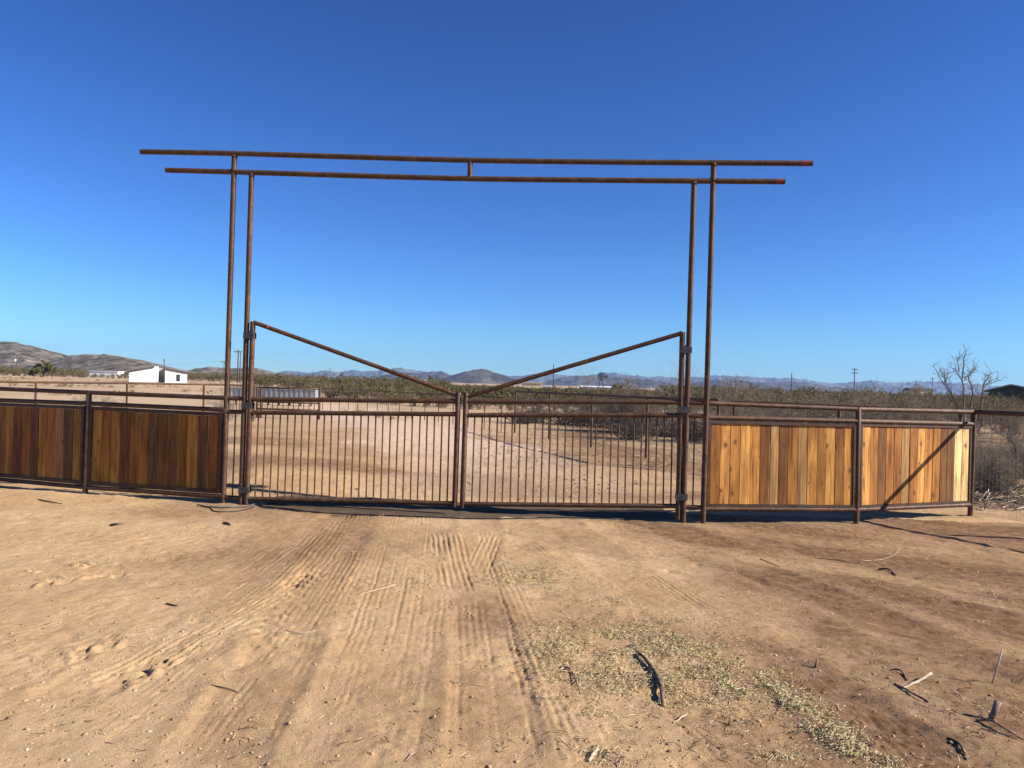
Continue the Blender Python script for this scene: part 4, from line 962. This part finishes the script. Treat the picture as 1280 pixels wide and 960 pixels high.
RND = [tuple(ground_at(rng.uniform(0, 1280), 655 + 320 * rng.random() ** .8)[:2]) for _ in range(260)] + [tuple(ground_at(rng.uniform(880, 1280), 655 + 300 * rng.random() ** .8)[:2]) for _ in range(420)] + blobs([(1240, 740, 40, 15, 60, 0), (1230, 900, 35, 25, 90, 0), (600, 820, 20, 9, 30, 0), (300, 905, 35, 9, 40, 0), (600, 930, 60, 20, 70, 0), (1060, 740, 50, 12, 60, 0), (900, 930, 30, 15, 40, 0), (740, 940, 40, 12, 70, 0), (560, 700, 60, 25, 60, 0), (60, 640, 40, 6, 40, 0)])
TWIG = [mottled('twig_dark', (.04, .028, .02), (.09, .065, .045), 20, .9), mottled('twig_pale', (.40, .32, .22), (.52, .43, .31), 20, .8)]
blades('twig_litter', RND, .012, .075, .0022, TWIG, [.7, .3], lift=.008)
CT = []
for _ in range(5000):
    Y = 16 + 30 * rng.random(); px = rng.uniform(600, 1300); CT.append((PX(px, Y), Y))
CT += [(PX(rng.uniform(1218, 1310), Y), Y) for Y in rng.uniform(12.0, 15.5, 700)]
blades('corral_litter', CT, .06, .45, .006, TWIG, [.6, .4], lift=.05)
# clods and pebbles
def clods(name, spots, r0, r1, mats, probs):
    n = len(spots); P = np.array(spots); z = height(P[:, 0], P[:, 1]); oct_ = np.array([[1, 0, 0], [-1, 0, 0], [0, 1, 0], [0, -1, 0], [0, 0, 1], [0, 0, -1], [.7, .7, .1], [-.7, .7, -.1], [.7, -.7, 0], [-.7, -.7, .1]], float)
    import itertools
    base = oct_[:6]; T0 = np.array([(0, 2, 4), (2, 1, 4), (1, 3, 4), (3, 0, 4), (2, 0, 5), (1, 2, 5), (3, 1, 5), (0, 3, 5)])
    # one subdivision
    E = {}; Vb = list(base); T1 = []
    def mid(a, b):
        k = (min(a, b), max(a, b))
        if k not in E: E[k] = len(Vb); v = (Vb[a] + Vb[b]); Vb.append(v / np.linalg.norm(v))
        return E[k]
    for a, b, c in T0: ab, bc, ca = mid(a, b), mid(b, c), mid(c, a); T1 += [(a, ab, ca), (ab, b, bc), (ca, bc, c), (ab, bc, ca)]
    Vb = np.array(Vb); T1 = np.array(T1); k = len(Vb); R_ = r0 * (r1 / r0) ** (rng.random(n) ** 3.6)
    W = Vb[None] * (1 + rng.normal(0, .22, (n, k, 1))) * R_[:, None, None] * np.stack([rng.uniform(.8, 1.4, n), rng.uniform(.8, 1.4, n), rng.uniform(.45, .8, n)], 1)[:, None, :]
    a = rng.uniform(0, 6.28, n); c, s = np.cos(a)[:, None], np.sin(a)[:, None]; X = W[..., 0] * c - W[..., 1] * s; Y_ = W[..., 0] * s + W[..., 1] * c
    V = np.stack([X + P[:, :1], Y_ + P[:, 1:2], W[..., 2] + (z + R_ * .05)[:, None]], 2).reshape(-1, 3)
    T = (T1[None] + (np.arange(n) * k)[:, None, None]).reshape(-1, 3); mi = np.repeat(rng.choice(len(mats), n, p=probs), len(T1))
    return tag(link_mesh(name, np_mesh(name, V, T, None, mats, mi_t=mi)), kind='stuff')
CL = [mottled('clod_tan', (.36, .235, .125), (.47, .32, .18), 30, .95, .1), mottled('clod_brown', (.18, .11, .062), (.27, .17, .10), 30, .95, .1), mottled('pebble_pale', (.45, .38, .30), (.6, .53, .45), 30, .85)]
cs = [tuple(ground_at(rng.uniform(-40, 1320), 640 + 330 * rng.random() ** .75)[:2]) for _ in range(4500)]
cs += [tuple(ground_at(rng.normal(170, 90), rng.normal(620, 7) + 5)[:2]) for _ in range(500)] + [tuple(ground_at(rng.uniform(860, 1230), rng.normal(654, 3))[:2]) for _ in range(600)]
cs += [tuple(ground_at(rng.normal(870, 70), rng.normal(845, 25))[:2]) for _ in range(300)] + [tuple(ground_at(rng.uniform(640, 860), rng.uniform(560, 625))[:2]) for _ in range(900)]
fine = [tuple(ground_at(rng.uniform(-20, 1300), 640 + 330 * rng.random() ** .7)[:2]) for _ in range(14000)]
clods('soil_grit', fine, .0012, .0045, CL, [.5, .47, .03])
for kind, w, amp, nr, P in TRG:
    if kind == 'lug':
        for _ in range(110):
            q = P[rng.integers(0, len(P))] + rng.normal(0, w * .4, 2); cs.append((q[0], q[1]))
clods('soil_clods', cs, .0022, .012, CL, [.66, .332, .008])

YC = [(PX(rng.uniform(300, 860), Y), Y) for Y in (11.8 + 22 * rng.random(700) ** 1.3)] + [(PX(rng.uniform(600, 900), Y), Y) for Y in (12.5 + 20 * rng.random(1500))]
YC = [p for p in YC if vnoise(np.array([p[0] * .9]), np.array([p[1] * .9]), 66)[0] > -.08] + [(rng.normal(1.3, .35), rng.normal(14.2, .8)) for _ in range(160)] + [(rng.normal(.9, .5), rng.normal(13, .5)) for _ in range(70)]
clods('yard_clods', YC, .006, .035, CL, [.45, .54, .01])
# single pieces one can point at
BARKB = mottled('black_bark', (.035, .026, .02), (.14, .105, .08), 30, .85, .2, .5, .004); PALEW = mottled('bleached_wood', (.30, .23, .15), (.48, .39, .28), 25, .8); BRWN = mottled('brown_stick', (.13, .085, .055), (.22, .15, .1), 25, .85)
def stick(name, label, pts, rads, mat, lifts=None, cat='stick', k=7, parts=None):
    P = []; lifts = lifts or [0] * len(pts); n = len(pts)
    if np.isscalar(rads): rads = [rads] * n
    for (a, b), l, r in zip(pts, lifts, rads):
        g = ground_at(a, b) if l == 0 else ground_at(a, b); g[2] = hz(g[0], g[1]) + r * .7 + l; P.append(g)
    P = np.array(P); D = densify(P, 4); t = np.linspace(0, 1, len(D)); rd = np.interp(t, np.linspace(0, 1, n), rads)
    D[1:-1] += rng.normal(0, .0012, D[1:-1].shape); m = MB(); m.tube(list(D), list(rd * (1 + rng.normal(0, .08, len(D)))), k)
    o = m.build(name, mat, None, True, origin=P[0]); tag(o, label, cat); return o
GREYB = mottled('grey_bark', (.030, .022, .016), (.20, .15, .105), 28, .9, .2, .8, .006, detail=8)
o = stick('branch', 'thick curved grey black branch lying across the straw', [(795, 815), (805, 826), (817, 841), (825, 858), (829, 882)], [.006, .010, .013, .014, .008], GREYB, [.004, .012, .008, .014, .0], 'branch', 9)
stick('twig', 'thin dark twig left of the big black branch', [(700, 833), (711, 836), (719, 850), (726, 868)], [.006, .005, .004, .002], BARKB, [0, .012, .01, 0], 'twig')
stick('stick', 'bleached straight stick resting on a dark one at right', [(1128, 861), (1146, 856), (1164, 850)], [.007, .009, .008], PALEW, [.0, .02, .03])
stick('stick', 'dark stick crossed under the bleached one', [(1118, 854), (1138, 868), (1160, 880)], [.004, .006, .005], BARKB, [0, .006, 0])
stick('twig', 'short dark curved twig left of the crossed sticks', [(1112, 838), (1124, 840), (1134, 850)], [.004, .006, .004], BARKB, [0, .01, 0], 'twig')
def upright(label, px, py, px2, py2, r0, r1, mat, name='stalk', cat='stalk'):
    g = ground_at(px, py); g[2] = hz(g[0], g[1]); T = at(px2, py2, g[1] + .02); m = MB(); mid = (g + T) / 2 + [.004, 0, 0]; m.tube([g - (T - g) * .1, mid, T], [r0, (r0 + r1) / 2, r1], 7); o = m.build(name, mat, None, True, origin=g); tag(o, label, cat)
upright('pale stalk standing upright in the soil at the right edge', 1240, 855, 1253, 811, .0055, .0045, PALEW)
upright('thin dry stalk leaning left in brown soil below the golden boards', 922, 722, 912, 696, .004, .002, PALEW)
upright('stubby weathered wood chunk standing at the lower right edge', 1238, 900, 1248, 877, .014, .020, mottled('weathered_stub', (.10, .07, .045), (.34, .26, .18), 60, .95, .1, .9, .006), 'wood_stub', 'wood stub')
upright('tiny dark sprig sticking up right of the lower straw trail', 1019, 832, 1021, 824, .01, .006, BRWN, 'sprig', 'sprig')
upright('tiny brown sprig sticking up below the straw', 911, 905, 912, 893, .006, .003, BRWN, 'sprig', 'sprig')
stick('twig', 'forked brown twig cluster at the lower right corner', [(1220, 902), (1240, 908), (1256, 918), (1282, 926)], [.006, .006, .005, .003], BRWN, [.0, .02, .02, 0], 'twig')
stick('twig', 'brown twig below the wood stub, lowest at the right edge', [(1226, 914), (1250, 922), (1282, 930)], [.004, .004, .002], BRWN, [0, .01, 0], 'twig')
stick('twig', 'bent pale stem on brown soil in front of the golden boards', [(1076, 701), (1100, 699), (1116, 694), (1125, 686)], [.004, .004, .003, .003], PALEW, [0, .004, .008, .004], 'twig')
stick('twig', 'pale straight twig in the middle of the tracks', [(449, 746), (470, 740), (494, 732)], [.003, .005, .005], PALEW, [0, .006, .0], 'twig')
stick('straw', 'long straw lying level across the centre tyre tracks', [(562, 855), (590, 857), (616, 857)], [.003, .003, .002], PALEW, [0, .006, 0], 'straw')
stick('twig', 'dark twig across the left tyre tracks', [(264, 860), (282, 862), (303, 866)], [.003, .004, .002], BARKB, [0, .006, 0], 'twig')
stick('twig', 'pale split twig in the left tyre tracks', [(357, 791), (376, 793), (394, 791)], [.003, .004, .003], PALEW, [0, .004, 0], 'twig')
stick('twig', 'short dark forked twig on sand below the left board fence', [(48, 625), (60, 628), (78, 630)], [.008, .009, .005], BARKB, [0, .01, 0], 'twig')
stick('bark_chip', 'dark bark chip on sand below the left board fence, nearer the road', [(138, 657), (146, 658), (153, 657)], [.012, .016, .010], BARKB, [0, .0, 0], 'bark chip')
stick('bark_chip', 'dark bark chip left of the first tyre ribs', [(279, 655), (284, 656), (288, 658)], [.012, .014, .008], BARKB, [0, 0, 0], 'bark chip')
stick('twig', 'dark twig flat on sand beside the left lug tracks', [(208, 755), (216, 757), (222, 758)], [.006, .007, .004], BARKB, [0, .0, 0], 'twig')
stick('wood_chip', 'pale chip with black underside at the bottom edge left of centre straw', [(736, 955), (742, 948), (747, 944)], [.006, .009, .006], PALEW, [0, .01, .014], 'wood chip')
stick('wood_chip', 'pale sliver below the black branch', [(841, 903), (850, 899), (860, 894)], [.003, .005, .003], PALEW, [0, .012, .006], 'wood chip')
stick('wood_chip', 'short pale sliver under the left side of the black branch', [(780, 896), (787, 894), (794, 892)], [.003, .004, .003], PALEW, [0, .006, 0], 'wood chip')
stick('twig', 'reddish twig in brown soil right of centre, above the straw trail', [(950, 700), (966, 706), (975, 711)], [.004, .005, .003], BRWN, [0, .006, 0], 'twig')
stick('twig', 'long thin twig lying right of the gate on brown soil', [(1012, 697), (1040, 700), (1062, 703)], [.003, .004, .003], BARKB, [0, .006, 0], 'twig')
stick('twig', 'dark crooked twig in the right soil below the bent pale stem', [(1098, 714), (1110, 716), (1120, 721)], [.008, .009, .006], BARKB, [0, .01, 0], 'twig')
stick('twig', 'dark curled twig at the lower right of the straw trail', [(1185, 925), (1200, 935), (1208, 950)], [.004, .006, .004], BARKB, [0, .008, 0], 'twig')
stick('branch', 'dead dark branch on the ground at the foot of the wire mesh', [(1222, 622), (1245, 626), (1278, 630)], [.016, .018, .010], BARKB, [.02, .04, .02], 'branch')
stick('branch', 'pale broken branch on soil at the far right', [(1270, 640), (1282, 636), (1296, 634)], [.012, .014, .012], PALEW, [.02, .03, .02], 'branch')
# conduit and cable at the left gate foot
stick('conduit', 'grey conduit hose lying around the left gate post feet', [(247, 631), (262, 634), (285, 634.5), (308, 632.5), (322, 629)], .010, CABLE, [.01, .01, .008, .01, .02], 'hose', 9)
stick('conduit', 'black hose looped below the grey one at the left gate foot', [(262, 633.5), (268, 638), (285, 639), (302, 637.5), (318, 633)], .008, BLACKC, [.0, .0, .0, .0, .01], 'hose', 9)
stick('cable', 'thin black cable curving along the front of the gravel strip', [(322, 632), (365, 637), (400, 643), (450, 644), (520, 648), (600, 650), (700, 651), (780, 650)], .009, BLACKC, [.01] * 8, 'cable', 7)
stick('cable', 'second black cable crossing the gravel under the left leaf', [(330, 630), (380, 634), (440, 639), (500, 643), (560, 646)], .008, BLACKC, [.03] * 5, 'cable', 7)
for i, (px, py) in enumerate([(287, 598.5), (294.5, 598.5)]):
    g = ground_at(px, py); m = MB(); m.tube([(g[0] - .05, g[1], .03), (g[0], g[1], .05), (g[0] + .05, g[1], .03)], [.015, .03, .015], 8)
    o = m.build('white_stone', WHITE, None, True, origin=g); tag(o, ['white stone behind the gate filler bay, nearer the board fence', 'white stone behind the gate filler bay, nearer the hinge post'][i], 'stone', 'white stones behind the left posts')

# ------------------------------------------------------------------ desert air
hb = MB(); hb.box(-10800, 10800, -55, 12300, -9, 420)
hm = bpy.data.materials.new('desert_air'); hm.use_nodes = True; t = hm.node_tree; t.nodes.clear()
vp = t.nodes.new('ShaderNodeVolumePrincipled'); vp.inputs['Color'].default_value = (.36, .62, 1.0, 1); vp.inputs['Density'].default_value = 6e-5; vp.inputs['Anisotropy'].default_value = .1
oo = t.nodes.new('ShaderNodeOutputMaterial'); t.links.new(vp.outputs[0], oo.inputs['Volume'])
tag(hb.build('haze', hm), kind='stuff')
